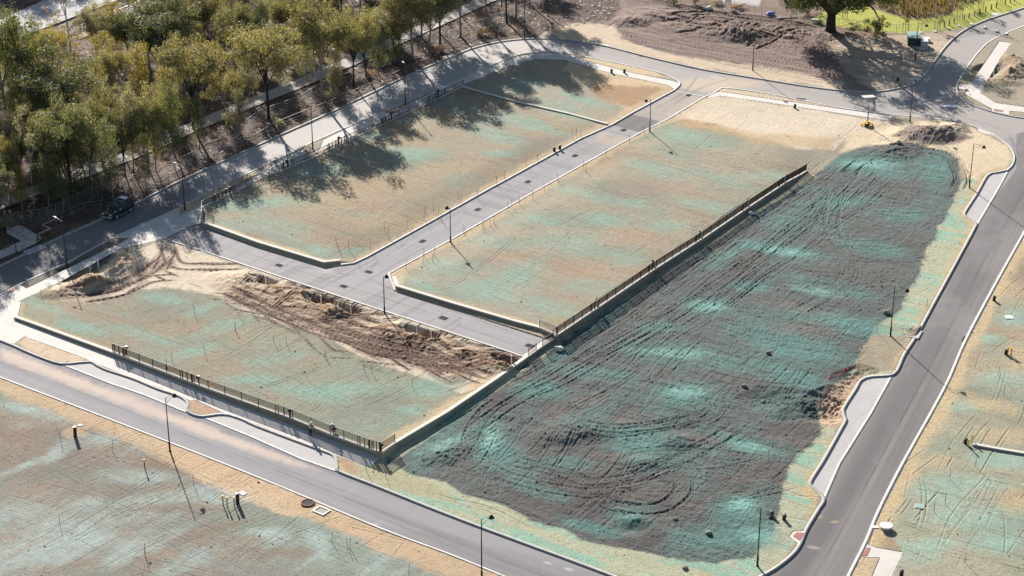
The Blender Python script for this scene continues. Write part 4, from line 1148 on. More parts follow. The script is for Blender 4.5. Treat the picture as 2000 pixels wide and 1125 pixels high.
FH = 0.92
def bar(mb, a, b, r):
    """square bar between two points"""
    d = (b - a); L = d.length
    if L < 1e-4: return
    q = d.to_track_quat('Z', 'X').to_matrix().to_4x4()
    mb.box(-r, r, -r, r, 0, L, Matrix.Translation(a) @ q)

def fence(pts, kind, zoff, label, gates=(), inward=1, step=2.3, group='black tubular fences on the retaining walls', matn='black', h=FH, gap=0.095, bw=0.012):
    gw = [at(x, y, kind) for x, y in gates]
    c = dens(pts, kind, step)
    c2 = offset(c, inward * 0.18)
    ci = offset(c, inward * 0.8)
    z = ZK[kind](ci[:, 0] if kind == 'lot' else c[:, 0], ci[:, 1] if kind == 'lot' else c[:, 1]) + zoff
    P = [Vector((c2[i][0], c2[i][1], float(z[i]))) for i in range(len(c))]
    root = empty('metal_fence', P[0])
    tag(root, label, 'fence', group)
    inv = Matrix.Translation(P[0]).inverted()
    def put(mb, nm, m=None):
        mb.v = [tuple(inv @ Vector(v)) for v in mb.v]
        return mb.build(nm, m or M[matn], root)
    up = Vector((0, 0, 1))
    for p in P:
        mb = MB(); bar(mb, p - up * 0.05, p + up * (h + 0.05), 0.035); put(mb, 'post')
    for a, b in zip(P[:-1], P[1:]):
        mb = MB()
        L = (b - a).length
        mid = (a + b) / 2
        gate = any((mid - g).xy.length < step * 0.62 for g in gw)
        bar(mb, a + up * h, b + up * h, 0.025); bar(mb, a + up * 0.1, b + up * 0.1, 0.02)
        n = int(L / gap)
        for k in range(1, n):
            q = a.lerp(b, k / n)
            w = bw
            mb.box(-w, w, -w, w, 0.1, h, Matrix.Translation(q))
        put(mb, 'gate_panel' if gate else 'fence_panel')
        if gate:
            for t in (0.16, 0.5, 0.84):
                mb = MB(); q = a.lerp(b, t); bar(mb, q - up * 0.05, q + up * (h + 0.1), 0.05 if t < .8 else .09)
                put(mb, 'gate_post', M['coping'] if (t > .8 and len(gates) == 5 and h > .95) else None)
    return root

GA = [(232, 690), (372, 748), (549, 813), (727, 880)]
G3 = [(1163, 604), (1273, 529), (1366, 471), (1459, 407), (1533, 360)]
G2 = [(443, 384), (555, 331), (657, 285), (760, 236), (851, 192)]
fence([(218, 688), (405, 760), (570, 819), (643, 849), (724, 879), (746, 884), (774, 866)], 'mid', 0.09, 'dark brown tubular fence on the wall above the front footpath, where two workers are', GA, matn='brown_steel', gap=0.09, bw=0.016, h=1.0)
fence([(1089, 656), (1172, 600), (1284, 524), (1375, 466), (1466, 404), (1577, 335)], 'lot', 0.09, 'longest black fence, along the wall above the big dark lot', G3, step=2.0, h=1.0, gap=0.09, bw=0.018, matn='brown_steel')
fence([(1087, 655), (1052, 641)], 'lot', 0.09, 'short black fence of two panels at the corner where the junction road dead-ends', step=2.0, inward=-1)
fence([(1062, 678), (1083, 664)], 'mid', 0.09, 'short black fence panel closing the dead end of the junction road, against the wall corner', step=3)
fence([(1034, 697), (1050, 686)], 'mid', 0.09, 'smallest black fence panel, alone on the wall at the dead end below the drain grate', step=3)
fence([(392, 405), (500, 352), (620, 303), (760, 235), (904, 167)][::-1], 'lot', 0.05, 'black fence along the tree-shaded footpath, beside the shadowed lot', G2, inward=1, gap=0.12, bw=0.01)
fence([(392, 406), (392, 434)], 'lot', 0.05, 'black end fence at the corner of the shadowed lot, by the junction', inward=1, step=3)

# letterboxes at the gates
GATES = [(g, 'mid', -35, 'front wall fence, ' + n) for g, n in zip(GA, ['leftmost', 'second from the left', 'second from the right', 'corner'])] + \
        [(g, 'lot', 54.9, 'long wall fence, ' + n) for g, n in zip(G3, ['lowest', 'second lowest', 'middle', 'second highest', 'highest'])]
for (x, y), kk, rz, nm in GATES:
    p = at(x, y, kk)
    e = empty('letterbox', (p.x, p.y, p.z + 0.06), math.radians(rz))
    tag(e, 'small dark letterbox at the gate of the %s' % nm, 'letterbox', 'letterboxes at the fence gates')
    f = MB(); f.box(0.95, 1.03, 0.32, 0.40, -0.05, 0.75); f.build('post', M['black'], e)
    f = MB(); f.box(0.82, 1.16, 0.2, 0.52, 0.7, 0.98); f.box(0.86, 1.12, 0.23, 0.49, 0.98, 1.02); f.build('mailbox', M['black'], e)
for (x, y), nm in zip(G2, ['first from the junction', 'second from the junction', 'middle', 'fourth from the junction', 'far end']):
    p = at(x, y, 'lot')
    e = empty('letterbox', (p.x, p.y, p.z + 0.03), math.radians(54.9))
    tag(e, 'small dark letterbox on the shaded footpath fence, %s gate' % nm, 'letterbox', 'letterboxes at the fence gates')
    f = MB(); f.box(1.0, 1.08, 0.3, 0.38, -0.05, 0.75); f.build('post', M['black'], e)
    f = MB(); f.box(0.87, 1.21, 0.18, 0.5, 0.7, 0.98); f.box(0.9, 1.18, 0.2, 0.48, 0.98, 1.02); f.build('mailbox', M['black'], e)

# ---------------------------------------------------------------- street lamps
def zat(Y, py):
    b = (py - 562.5) / FPX
    dy = CT - b * ST; dz = -ST - b * CT
    return CAM_H + dz * (Y / dy)

M['led'] = mat('pale_lamp_metal', (0.4, 0.41, 0.42), 0.6)
def street_lamp(bx, by, ty, hx, hy, kind, label, style='bell'):
    b = at(bx, by, kind)
    H = zat(b.y, ty) - b.z
    head_z = b.z + H * (0.965 if style != 'led' else 0.99)
    hp = flat(hx, hy, head_z)
    ang = math.atan2(hp[1] - b.y, hp[0] - b.x)
    R = min(max(math.hypot(hp[0] - b.x, hp[1] - b.y), 0.7), 1.9)
    root = empty('street_lamp', b, ang)
    tag(root, label, 'street lamp', 'black street lamps along the new roads')
    mb = MB(); mb.tube([(0, 0, -0.3), (0, 0, H * 0.17), (0, 0, H * 0.175), (0, 0, H)], [0.11, 0.105, 0.07, 0.045], 10); mb.build('pole', M['black'], root, True)
    mb = MB(); mb.lathe([(0.17, -0.02), (0.17, 0.03), (0.12, 0.06)], 12); mb.build('base_plate', M['black'], root)
    if style == 'led':
        mb = MB(); mb.tube([(0, 0, H - 0.25), (R * 0.4, 0, H - 0.05), (R - 0.3, 0, H)], [0.035, 0.03, 0.03], 6); mb.build('arm', M['led'], root, True)
        mb = MB()
        mb.box(R - 0.4, R + 0.25, -0.11, 0.11, H - 0.03, H + 0.05); mb.box(R - 0.35, R + 0.2, -0.08, 0.08, H + 0.05, H + 0.08)
        mb.build('luminaire', M['led'], root)
        return root
    hz = H * 0.965 if style == 'bell' else H * 0.97
    if style == 'bell':
        mb = MB(); mb.tube([(0, 0, H - 0.05), (R * 0.98, 0, hz + 0.05)], 0.022, 6); mb.build('arm', M['black'], root, True)
        pts = [(0, 0, H * 0.86), (R * 0.12, 0, H * 0.9), (R * 0.35, 0, H * 0.93), (R * 0.7, 0, H * 0.955)]
        mb = MB(); mb.tube(catmull(pts, 0.2), 0.022, 6); mb.build('brace', M['black'], root, True)
    else:
        pts = [(0, 0, H - 0.15), (R * 0.1, 0, H + 0.06), (R * 0.5, 0, H + 0.12), (R * 0.95, 0, hz + 0.08)]
        mb = MB(); mb.tube(catmull(pts, 0.2), 0.03, 6); mb.build('arm', M['black'], root, True)
    mb = MB(); mb.lathe([(0.30, -0.22), (0.27, -0.15), (0.2, -0.02), (0.11, 0.07), (0.07, 0.16), (0.02, 0.2)], 14, (R, 0, hz)); mb.build('bell_shade', M['black'], root, True)
    mb = MB(); mb.lathe([(0.0, -0.26), (0.12, -0.255), (0.2, -0.225)], 12, (R, 0, hz)); mb.build('lens', M['led'], root, True)
    return root
street_lamp(332, 881, 777, 341, 771, 'low', 'tall lamp on the left of the front road, its long shadow over the green lot')
street_lamp(941, 1136, 1014, 960, 1008, 'low', 'tall lamp at the bottom edge, its foot below the picture, beside the front road')
street_lamp(1479, 1105, 991, 1507, 1009, 'low', 'tall lamp by the bottom corner of the big dark lot')
street_lamp(1739, 656, 557, 1772, 566, 'low', 'tall lamp halfway up the side road, its shadow across the asphalt')
street_lamp(1893, 366, 280, 1922, 286, 'low', 'tall lamp at the upper right corner of the big dark lot')
street_lamp(1777, 238, 161, 1787, 154, 'low', 'tall lamp behind the solar light tower, by the grey heap of soil')
street_lamp(1787, 118, 43, 1810, 49, 'low', 'tall lamp standing in front of the green transformer cabinet')
street_lamp(1470, 137, 60, 1464, 67, 'low', 'tall lamp in front of the cleared earth heaps')
street_lamp(1269, 257, 195, 1262, 196, 'mid', 'short lamp at the upper end of the lane beside the dark asphalt patch', 'neck')
street_lamp(880, 473, 408, 873, 405, 'mid', 'short lamp halfway down the lane with its shadow on the centre lot', 'neck')
street_lamp(751, 611, 541, 755, 539, 'mid', 'short lamp at the T-junction opposite the chamfered wall', 'neck')
street_lamp(611, 291, 203, 607, 203, 'low', 'lamp with a pale head in the middle of the shaded footpath', 'led')
street_lamp(792, 205, 124, 787, 122, 'low', 'lamp with a pale head near the upper end of the shaded fence', 'led')
street_lamp(361, 410, 322, 341, 319, 'low', 'lamp with a pale head just above the corner where the shaded lot begins', 'led')
street_lamp(131, 521, 431, 107, 425, 'low', 'lamp with a pale head by the parked car, nearest the left edge', 'led')
street_lamp(1024, 74, -2, 1018, -4, 'low', 'lamp at the edge of the forest where the road bends, top cut by the picture', 'led')

# ---------------------------------------------------------------- drains, covers, plates
M['iron'] = mat('cast_iron', (0.07, 0.067, 0.067), 0.95, noise=0.2, scale=8, spec=0.05)
M['white'] = mat('white_paint', (0.72, 0.72, 0.70), 0.6, noise=0.05, scale=3)
M['pvc'] = mat('white_pvc', (0.7, 0.7, 0.68), 0.4)
M['yellow'] = mat('yellow_paint', (0.75, 0.42, 0.03), 0.55)
M['timber'] = mat('timber', (0.22, 0.13, 0.07), 0.85, noise=0.2, scale=5)
M['stake'] = mat('weathered_stake', (0.12, 0.08, 0.055), 0.9)
M['redtape'] = mat('red_marker', (0.7, 0.05, 0.04), 0.6)
def drain(px, py, kind, rz, label, w=0.9, l=0.6):
    p = at(px, py, kind)
    e = empty('drain_grate', (p.x, p.y, p.z - 0.085), math.radians(rz))
    tag(e, label, 'drain', 'iron drain grates in the roads')
    mb = MB(); mb.box(-w / 2, w / 2, -l / 2, -l / 2 + .07, 0, .02); mb.box(-w / 2, w / 2, l / 2 - .07, l / 2, 0, .02); mb.box(-w / 2, -w / 2 + .07, -l / 2 + .07, l / 2 - .07, 0, .02); mb.box(w / 2 - .07, w / 2, -l / 2 + .07, l / 2 - .07, 0, .02)
    mb.build('frame', M['iron'], e)
    mb = MB()
    n = 9
    for k in range(n):
        x = -w / 2 + .08 + (w - .18) * k / (n - 1)
        mb.box(x, x + .04, -l / 2 + .07, l / 2 - .07, 0.002, .016)
    mb.box(-w / 2 + .07, w / 2 - .07, -l / 2 + .07, l / 2 - .07, 0.0, .003)
    mb.build('bars', M['iron'], e)
for px, py, k, rz, lb, w, l in [
    (545, 517, 'mid', -35, 'drain grate on the junction road, left of the T-junction', 1.0, .7), (720, 530, 'mid', -35, 'drain grate at the mouth of the lane', 1.0, .7), (671, 558, 'mid', -35, 'drain grate at the centre of the T-junction', 1.0, .7),
    (825, 470, 'mid', 55, 'drain grate low on the lane, beside the lane lamp', 1.0, .7), (933, 408, 'mid', 55, 'drain grate on the lane, second up from the junction', 1.0, .7), (1031, 354, 'mid', 55, 'drain grate halfway up the lane', 1.0, .7),
    (1123, 303, 'mid', 55, 'drain grate on the lane beside the two black bollards', 1.0, .7), (1218, 253, 'mid', 55, 'drain grate on the lane at the edge of the dark asphalt patch', 1.0, .7), (1345, 185, 'mid', 55, 'drain grate at the upper mouth of the lane', 1.0, .7),
    (866, 620, 'mid', -35, 'drain grate below the centre lot wall', 1.1, .8), (1035, 674, 'mid', -35, 'dark drain grate at the dead end of the junction road', 1.1, .8), (1884, 661, 'low', 66, 'side drain grate by the right kerb of the side road', 1.4, .5),
    (1889, 134, 'low', 60, 'side drain grate at the kerb near the pale right-hand path', 1.4, .6), (1224, 128, 'low', -20, 'drain grate at the near kerb of the far road', 1.5, .6), (1564, 192, 'low', -15, 'drain grate at the near kerb left of the light tower', 1.5, .6),
    (1820, 230, 'low', -15, 'drain grate at the near kerb right of the light tower', 1.5, .6), (1257, 109, 'low', -20, 'drain grate at the far kerb below the cleared earth', 1.4, .5), (194, 508, 'low', 55, 'tiny drain grate in the shaded footpath', .7, .3)]:
    drain(px, py, k, rz, lb, w, l)

def plate(px, py, w, l, rz, label, m, kind='low', name='service_cover', cat='cover', z=0.06):
    p = at(px, py, kind)
    e = empty(name, (p.x, p.y, p.z), math.radians(rz))
    tag(e, label, cat)
    mb = MB(); mb.box(-w / 2, w / 2, -l / 2, l / 2, -0.1, z); mb.build('frame', M['kerb'], e)
    mb = MB(); mb.box(-w / 2 + .08, w / 2 - .08, -l / 2 + .08, l / 2 - .08, z + .0, z + .015); mb.build('lid', m, e)
    return e
plate(157, 831, 0.55, 0.45, -10, 'white square cover in the bare sand of the lower left lot', M['white'])
plate(474, 964, 0.8, 0.6, -35, 'white square cover beside the yellow-topped stakes', M['white'])
plate(1796, 989, 1.0, 0.9, -10, 'pale green square cover on brown earth in the right-hand lot', mat('green_lid', C(160, 196, 180), .7))
plate(1971, 620, 1.0, 0.9, 0, 'white square cover on sand near the right edge, above the stakes', M['white'])
plate(1851, 207, 2.6, 0.9, -10, 'long white plate lying on the asphalt of the side junction', M['white'], name='road_plate', cat='plate', z=0.0)
plate(1785, 652, 2.2, 1.6, 66, 'pale concrete gully pit straddling the kerb by the side-road lamp', M['kerb'], name='gully_pit', cat='drain', z=0.04)
plate(1786, 155, 1.8, 1.3, 30, 'pale gully pit at the inner kerb of the bend, behind a lamp', M['kerb'], name='gully_pit', cat='drain', z=0.05)
plate(878, 110, 2.4, 1.3, 50, 'bluish gully pit at the forest kerb, top of the shaded road', M['bay'], name='gully_pit', cat='drain', z=0.05)
plate(68, 487, 3.0, 1.3, 50, 'gully pit at the forest kerb beside the pale concrete pad', M['bay'], name='gully_pit', cat='drain', z=0.05)
plate(1944, 28, 1.8, 1.2, 40, 'gully pit at the kerb by the park bollards', M['kerb'], name='gully_pit', cat='drain', z=0.05)
# unfinished square pit and open hole in the lower verge
p = at(628, 998); e = empty('square_pit', (p.x, p.y, p.z), math.radians(-35)); tag(e, 'white square pit frame filled with sand, beside the front road kerb', 'pit')
mb = MB()
for a in ((-.75, .75, -.6, -.48), (-.75, .75, .48, .6), (-.75, -.63, -.48, .48), (.63, .75, -.48, .48)): mb.box(a[0], a[1], a[2], a[3], -.2, .1)
mb.build('frame', M['white'], e); mb = MB(); mb.box(-.63, .63, -.48, .48, -.2, .03); mb.build('sand_fill', mat('pit_sand', C(190, 182, 160), .9, noise=.1), e)
p = at(601, 983); e = empty('manhole_hole', (p.x, p.y, p.z + .03), math.radians(-35)); tag(e, 'brown open hole ring in the sand just left of the square pit', 'hole')
mb = MB(); mb.lathe([(.75, -.2), (.75, .08), (.6, .1), (.58, .02)], 18); mb.build('earth_rim', mat('brown_earth', C(150, 108, 84), .95, noise=.2), e, True)
mb = MB(); mb.lathe([(.57, -.2), (.57, .05)], 18); mb.build('cover', M['iron'], e)
p = at(1731, 1033); e = empty('manhole_shaft', (p.x, p.y, p.z)); tag(e, 'raised round white manhole top beside the side road kerb', 'manhole')
mb = MB(); mb.lathe([(.58, -.3), (.58, .32), (.62, .34)], 28); mb.build('shaft', M['kerb_grey'], e, True)
mb = MB(); mb.lathe([(.66, .34), (.67, .42), (.6, .46), (.02, .46)], 28); mb.build('lid', M['white'], e)
mb = MB(); mb.box(-1.35, -.75, .1, .5, -.1, .08); mb.build('inlet_slab', M['white'], e)
# tactile pavers on the ramps
for pts, lb in (([(1549, 1047), (1556, 1040), (1571, 1041), (1563, 1056)], 'red tactile paving on the kerb ramp at the bottom corner of the dark lot'),
                ([(1682, 1086), (1692, 1070), (1700, 1070), (1693, 1086)], 'red tactile paving on the kerb ramp opposite, right of the side road'),
                ([(16, 571), (30, 561), (37, 562), (20, 572)], 'red tactile paving on the shaded ramp at the left edge'),
                ([(1940, 213), (1958, 215), (1960, 218), (1942, 216.5)], 'faint red tactile paving on the right-hand far path')):
    W = [at(x, y, 'low', 0.025) for x, y in pts]
    mb = MB(); mb.add([v for v in W] + [v + Vector((0, 0, .03)) for v in W], [(4, 5, 6, 7), (0, 1, 5, 4), (1, 2, 6, 5), (2, 3, 7, 6), (3, 0, 4, 7)])
    o = mb.build('tactile_paving', M['red_paver']); tag(o, lb, 'paving')

# stakes, pipes, bollards
def stake(px, py, h, label, m='stake', r=0.025, kind='low', lean=0.0, group=None, name='marker_stake', cat='stake', top=None):
    p = at(px, py, kind)
    mb = MB(); mb.tube([(0, 0, -.2), (lean * h * .5, 0, h * .5), (lean * h, lean * .5 * h, h)], r, 5)
    if top is None:
        o = mb.build(name, M[m]); o.location = p
    else:
        o = empty(name, p); mb.build('shaft', M[m], o)
        mb = MB(); mb.tube([(lean * h, 0, h - .05), (lean * h, 0, h + .3)], r * 1.5, 6); mb.build('painted_top', M[top], o)
    return tag(o, label, cat, group)
G = 'thin marker stakes in the lots'
for i, (x, y) in enumerate([(657, 478), (661, 489), (680, 484), (723, 489), (752, 452), (759, 460), (795, 444), (828, 430), (831, 417), (847, 413), (856, 422), (863, 432), (897, 398), (902, 396), (933, 386)]):
    stake(x, y, 1.3, 'thin marker stake on the left verge of the lane, among its look-alikes', kind='lot', group='marker stakes left of the lane', lean=rnd.uniform(-.1, .1))
for i, (x, y) in enumerate([(793, 525), (826, 514), (828, 502), (845, 512), (848, 500), (905, 455), (909, 460), (942, 448), (945, 446), (958, 442), (965, 437), (992, 410), (1000, 405), (1015, 398), (1040, 389), (1063, 372), (1090, 355), (1140, 330), (1145, 336), (1183, 305), (1230, 280), (1258, 262)]):
    stake(x, y, 1.3, 'thin marker stake on the right verge of the lane, among its look-alikes', kind='lot', group='marker stakes right of the lane', lean=rnd.uniform(-.1, .1))
for x, y in [(1026, 321), (1050, 315), (1118, 270), (1125, 266), (1135, 268), (970, 360), (985, 350)]:
    stake(x, y, 1.3, 'thin marker stake at the upper left verge of the lane, among its look-alikes', kind='lot', group='marker stakes at the upper lane', lean=rnd.uniform(-.1, .1))
for x, y in [(81, 580), (380, 612), (459, 647), (460, 646), (535, 670), (634, 698), (637, 700), (712, 725), (726, 728), (806, 755), (336, 706), (325, 716), (400, 690), (560, 672)]:
    stake(x, y, 1.1, 'thin stake casting a short shadow in the trenched lot, among its look-alikes', kind='mid', group='stakes in the trenched lot', lean=rnd.uniform(-.1, .1))
for x, y in [(119, 861), (219, 879), (378, 946), (117, 1024), (284, 1090), (282, 1080), (648, 1058), (679, 1068), (683, 1070), (798, 1120), (716, 921), (754, 932), (752, 905)]:
    stake(x, y, 1.2, 'thin dark stake in the lower left ground below the front road, among its look-alikes', group=G, lean=rnd.uniform(-.15, .1))
for x, y in [(1677, 721), (1712, 650), (1855, 935), (1905, 912), (1824, 1000), (1846, 985), (1960, 770), (1950, 735), (1885, 1100), (1500, 900), (1810, 600), (1975, 700)]:
    stake(x, y, 1.3, 'thin dark stake near the side road, among its look-alikes', group='stakes near the side road')
for i, (x, y) in enumerate([(283, 916), (436, 987), (444, 990), (458, 990)]):
    stake(x, y, .9, ['yellow-topped stake alone left of the long lamp shadow', 'yellow-topped stake, leftmost of the three near the white cover', 'yellow-topped stake, middle of the three near the white cover', 'yellow-topped stake, rightmost of the three near the white cover'][i], r=.06, top='yellow', group='yellow-topped stakes')
for i, (x, y) in enumerate([(1891, 873), (1898, 864), (1968, 692), (1974, 694)]):
    stake(x, y, .7, ['yellow stake in front of the limestone edging end', 'yellow stake behind the limestone edging end', 'yellow stake beside the black pipe by the right edge, left one', 'yellow stake by the right edge, right one'][i], r=.07, top='yellow', group='yellow stakes in the right-hand lot', m='yellow')
for i, (x, y, k) in enumerate([(147, 853, 'low'), (464, 984, 'low'), (1082, 295, 'mid'), (1093, 291, 'mid'), (1194, 142, 'mid'), (1552, 211, 'low'), (1507, 1008, 'low'), (1531, 1015, 'low'), (1885, 866, 'low'), (1964, 692, 'low'), (1941, 587, 'low'), (1753, 158, 'low'), (1219, 142, 'low'), (1760, 1124, 'low')]):
    lb = ['black pipe standing next to the white cover, lower left lot', 'black pipe at the end of the row of yellow-topped stakes', 'black bollard by the lane, left of the pair', 'black bollard by the lane, right of the pair', 'black stub post in the sand of the upper lot',
          'black stub post on the far footpath edge', 'black pipe stub at the bottom corner by the tall lamp', 'black pipe stub on brown sand right of the bottom corner lamp', 'black pipe stub at the end of the limestone edging', 'black pipe stub by the right edge between stakes', 'black stub on the right kerb of the side road',
          'black stub under the shade of the great tree', 'black stub on the brown patch of the upper lot', 'black stub at the bottom edge by the pale path'][i]
    p = at(x, y, k)
    e = empty('pipe_post', p); tag(e, lb, 'post', 'black pipe stubs')
    r, h = (.2, 1.2) if i < 2 else (.2, .55)
    mb = MB(); mb.tube([(0, 0, -.2), (.05, 0, h)], r, 12); mb.build('pipe', M['black'], e, True)
    mb = MB(); mb.lathe([(r * 1.08, h), (r * 1.08, h + .06), (r * .5, h + .08)], 12, (.05, 0, 0)); mb.build('cap', M['black'], e)
for i, (x, y) in enumerate([(519, 548), (627, 587), (685, 605), (814, 645), (842, 655), (999, 705), (176, 524), (192, 519), (1949, 142), (1940, 148)]):
    lb = ['the leftmost trench', 'the second trench', 'the third trench', 'the fourth trench past the lamp', 'the fifth trench', 'the last trench at the dead end', 'the shaded hole by the footpath, left', 'the shaded hole by the footpath, right', 'the pit beside the right-hand path, upper', 'the pit beside the right-hand path, lower'][i]
    k = 'mid' if i < 6 else 'low'
    p = at(x, y, k); p.z -= .35 if i < 6 else .2
    e = empty('water_riser', p); tag(e, 'white pipe riser in %s' % lb, 'pipe', 'white pipe risers in the trenches')
    mb = MB(); mb.tube([(0, 0, -.8), (0, 0, 1.0)], .07, 8); mb.build('pipe', M['pvc'], e, True)
    mb = MB(); mb.tube([(-.14, 0, 1.0), (.14, 0, 1.0)], .08, 8); mb.build('tee', M['pvc'], e, True)
# red marker flags round the excavation
for i, (x, y) in enumerate([(1601, 797), (1604, 790), (1608, 780), (1612, 772), (1614, 766), (1617, 758), (1621, 745), (1633, 740), (1640, 736), (1648, 732), (1655, 728), (1663, 723), (1670, 718)]):
    p = at(x, y)
    e = empty('marker_flag', p); tag(e, 'small red marker around the excavation by the parking bay, one of a dotted line', 'marker', 'red markers round the excavation')
    mb = MB(); mb.tube([(0, 0, -.1), (0, 0, .5)], .02, 5); mb.build('peg', M['stake'], e)
    mb = MB(); mb.box(-.1, .1, -.02, .02, .38, .56); mb.build('flag', M['redtape'], e)
# rocks and rubble
M['rock'] = mat('grey_rock', C(150, 142, 130), .95, noise=.25, scale=3, bump=.5, bscale=6)
def rock(px, py, r, label, kind='low', m='rock', name='rock', cat='rock', group=None):
    p = at(px, py, kind)
    bm = bmesh.new(); bmesh.ops.create_icosphere(bm, subdivisions=2, radius=r)
    for v in bm.verts:
        v.co *= 1 + rnd.uniform(-.2, .2); v.co.z *= .6
    me = bpy.data.meshes.new(name); bm.to_mesh(me); bm.free(); me.materials.append(M[m])
    o = bpy.data.objects.new(name, me); o.location = p + Vector((0, 0, r * .3)); COL.objects.link(o)
    return tag(o, label, cat, group)
rock(1732, 612, .5, 'dark lone boulder left of the side road lamp'); rock(1092, 683, .55, 'pale sack of rubble at the foot of the wall corner', m='coping', name='rubble_sack', cat='sack')
rock(1468, 418, .45, 'heap of pale rubble below the long fence', m='coping', name='rubble_heap', cat='rubble'); rock(1384, 1042, .35, 'small dark stone low in the dark lot'); rock(1320, 1015, .3, 'small dark stone in a teal patch of the dark lot')
rock(1454, 755, .35, 'small stone in the middle of the dark lot'); rock(1500, 690, .35, 'dark stone left of the dug hollow'); rock(1338, 1110, .3, 'small stone by the bottom kerb')
# ---------------------------------------------------------------- trees
def leaf_mat(name, c1, c2, trans=0.42):
    m = bpy.data.materials.new(name)
    m.use_nodes = True
    nt = m.node_tree
    nt.nodes.clear()
    out = nt.nodes.new('ShaderNodeOutputMaterial')
    oi = nt.nodes.new('ShaderNodeObjectInfo')
    gi = nt.nodes.new('ShaderNodeNewGeometry')
    mx = nt.nodes.new('ShaderNodeMix'); mx.data_type = 'RGBA'
    mx.inputs['A'].default_value = (*c1, 1); mx.inputs['B'].default_value = (*c2, 1)
    ad = nt.nodes.new('ShaderNodeMath'); ad.operation = 'MULTIPLY_ADD'
    ad.inputs[1].default_value = 0.6
    nt.links.new(gi.outputs['Random Per Island'], ad.inputs[0])
    ml = nt.nodes.new('ShaderNodeMath'); ml.operation = 'MULTIPLY'; ml.inputs[1].default_value = 0.4
    nt.links.new(oi.outputs['Random'], ml.inputs[0])
    nt.links.new(ml.outputs[0], ad.inputs[2])
    nt.links.new(ad.outputs[0], mx.inputs['Factor'])
    d = nt.nodes.new('ShaderNodeBsdfPrincipled'); d.inputs['Roughness'].default_value = 0.6; d.inputs['Specular IOR Level'].default_value = 0.25
    t = nt.nodes.new('ShaderNodeBsdfTranslucent')
    ms = nt.nodes.new('ShaderNodeMixShader'); ms.inputs[0].default_value = trans
    nt.links.new(mx.outputs['Result'], d.inputs['Base Color'])
    sc_ = nt.nodes.new('ShaderNodeVectorMath'); sc_.operation = 'MULTIPLY'; sc_.inputs[1].default_value = (1.2, 1.1, 0.6)
    nt.links.new(mx.outputs['Result'], sc_.inputs[0]); nt.links.new(sc_.outputs[0], t.inputs['Color'])
    nt.links.new(d.outputs[0], ms.inputs[1]); nt.links.new(t.outputs[0], ms.inputs[2]); nt.links.new(ms.outputs[0], out.inputs['Surface'])
    return m
LM = {
    'olive': leaf_mat('leaf_olive', (0.139, 0.135, 0.067), (0.352, 0.32, 0.161)),
    'yellow': leaf_mat('leaf_yellow_olive', (0.175, 0.157, 0.055), (0.435, 0.372, 0.127)),
    'green': leaf_mat('leaf_green', (0.099, 0.111, 0.061), (0.26, 0.268, 0.141)),
    'dark': leaf_mat('leaf_dark_green', (0.061, 0.075, 0.041), (0.175, 0.197, 0.091)),
    'grey': leaf_mat('leaf_grey_olive', (0.182, 0.175, 0.121), (0.394, 0.369, 0.268)),
    'fig': leaf_mat('leaf_fig', (0.048, 0.061, 0.029), (0.155, 0.168, 0.07)),
    'bush': leaf_mat('leaf_bush', (0.109, 0.133, 0.061), (0.308, 0.338, 0.127)),
    'brown': leaf_mat('leaf_dry', (0.169, 0.121, 0.09), (0.435, 0.308, 0.246)),
}
M['bark'] = mat('grey_bark', (0.24, 0.20, 0.165), 0.9, noise=.3, scale=3)
M['barkdark'] = mat('dark_bark', (0.035, 0.028, 0.024), 0.95, noise=.3, scale=3)
M['barkpale'] = mat('pale_bark', (0.42, 0.38, 0.33), 0.85, noise=.2, scale=3)

def leaves(clumps, n_per, size, rs):
    """clumps: (x,y,z,rx,rz); returns leaf card mesh data, cards spread through each clump, denser near its skin"""
    allv = []
    for (x, y, z, rx, rz) in clumps:
        n = max(6, int(n_per * rx * rx))
        u = rs.normal(size=(n, 3)); u /= np.linalg.norm(u, axis=1)[:, None]
        r = rs.uniform(0.25, 1.0, n) ** 0.5
        r *= 1 + 0.35 * np.sin(u[:, 0] * 5 + x) * np.cos(u[:, 1] * 4 + y)
        c = np.array([x, y, z]) + u * r[:, None] * np.array([rx, rx, rz])
        nn = u * 1.3 + rs.normal(size=(n, 3)) * 0.55; nn[:, 2] += .25; nn /= np.linalg.norm(nn, axis=1)[:, None]
        a = np.cross(nn, rs.normal(size=(n, 3))); a /= np.linalg.norm(a, axis=1)[:, None] + 1e-9
        b = np.cross(nn, a)
        s = size * rs.uniform(0.6, 1.3, n)[:, None]
        q = np.stack([c - a * s, c + b * s * 0.45, c + a * s, c - b * s * 0.45], 1)
        allv.append(q)
    return np.concatenate(allv)

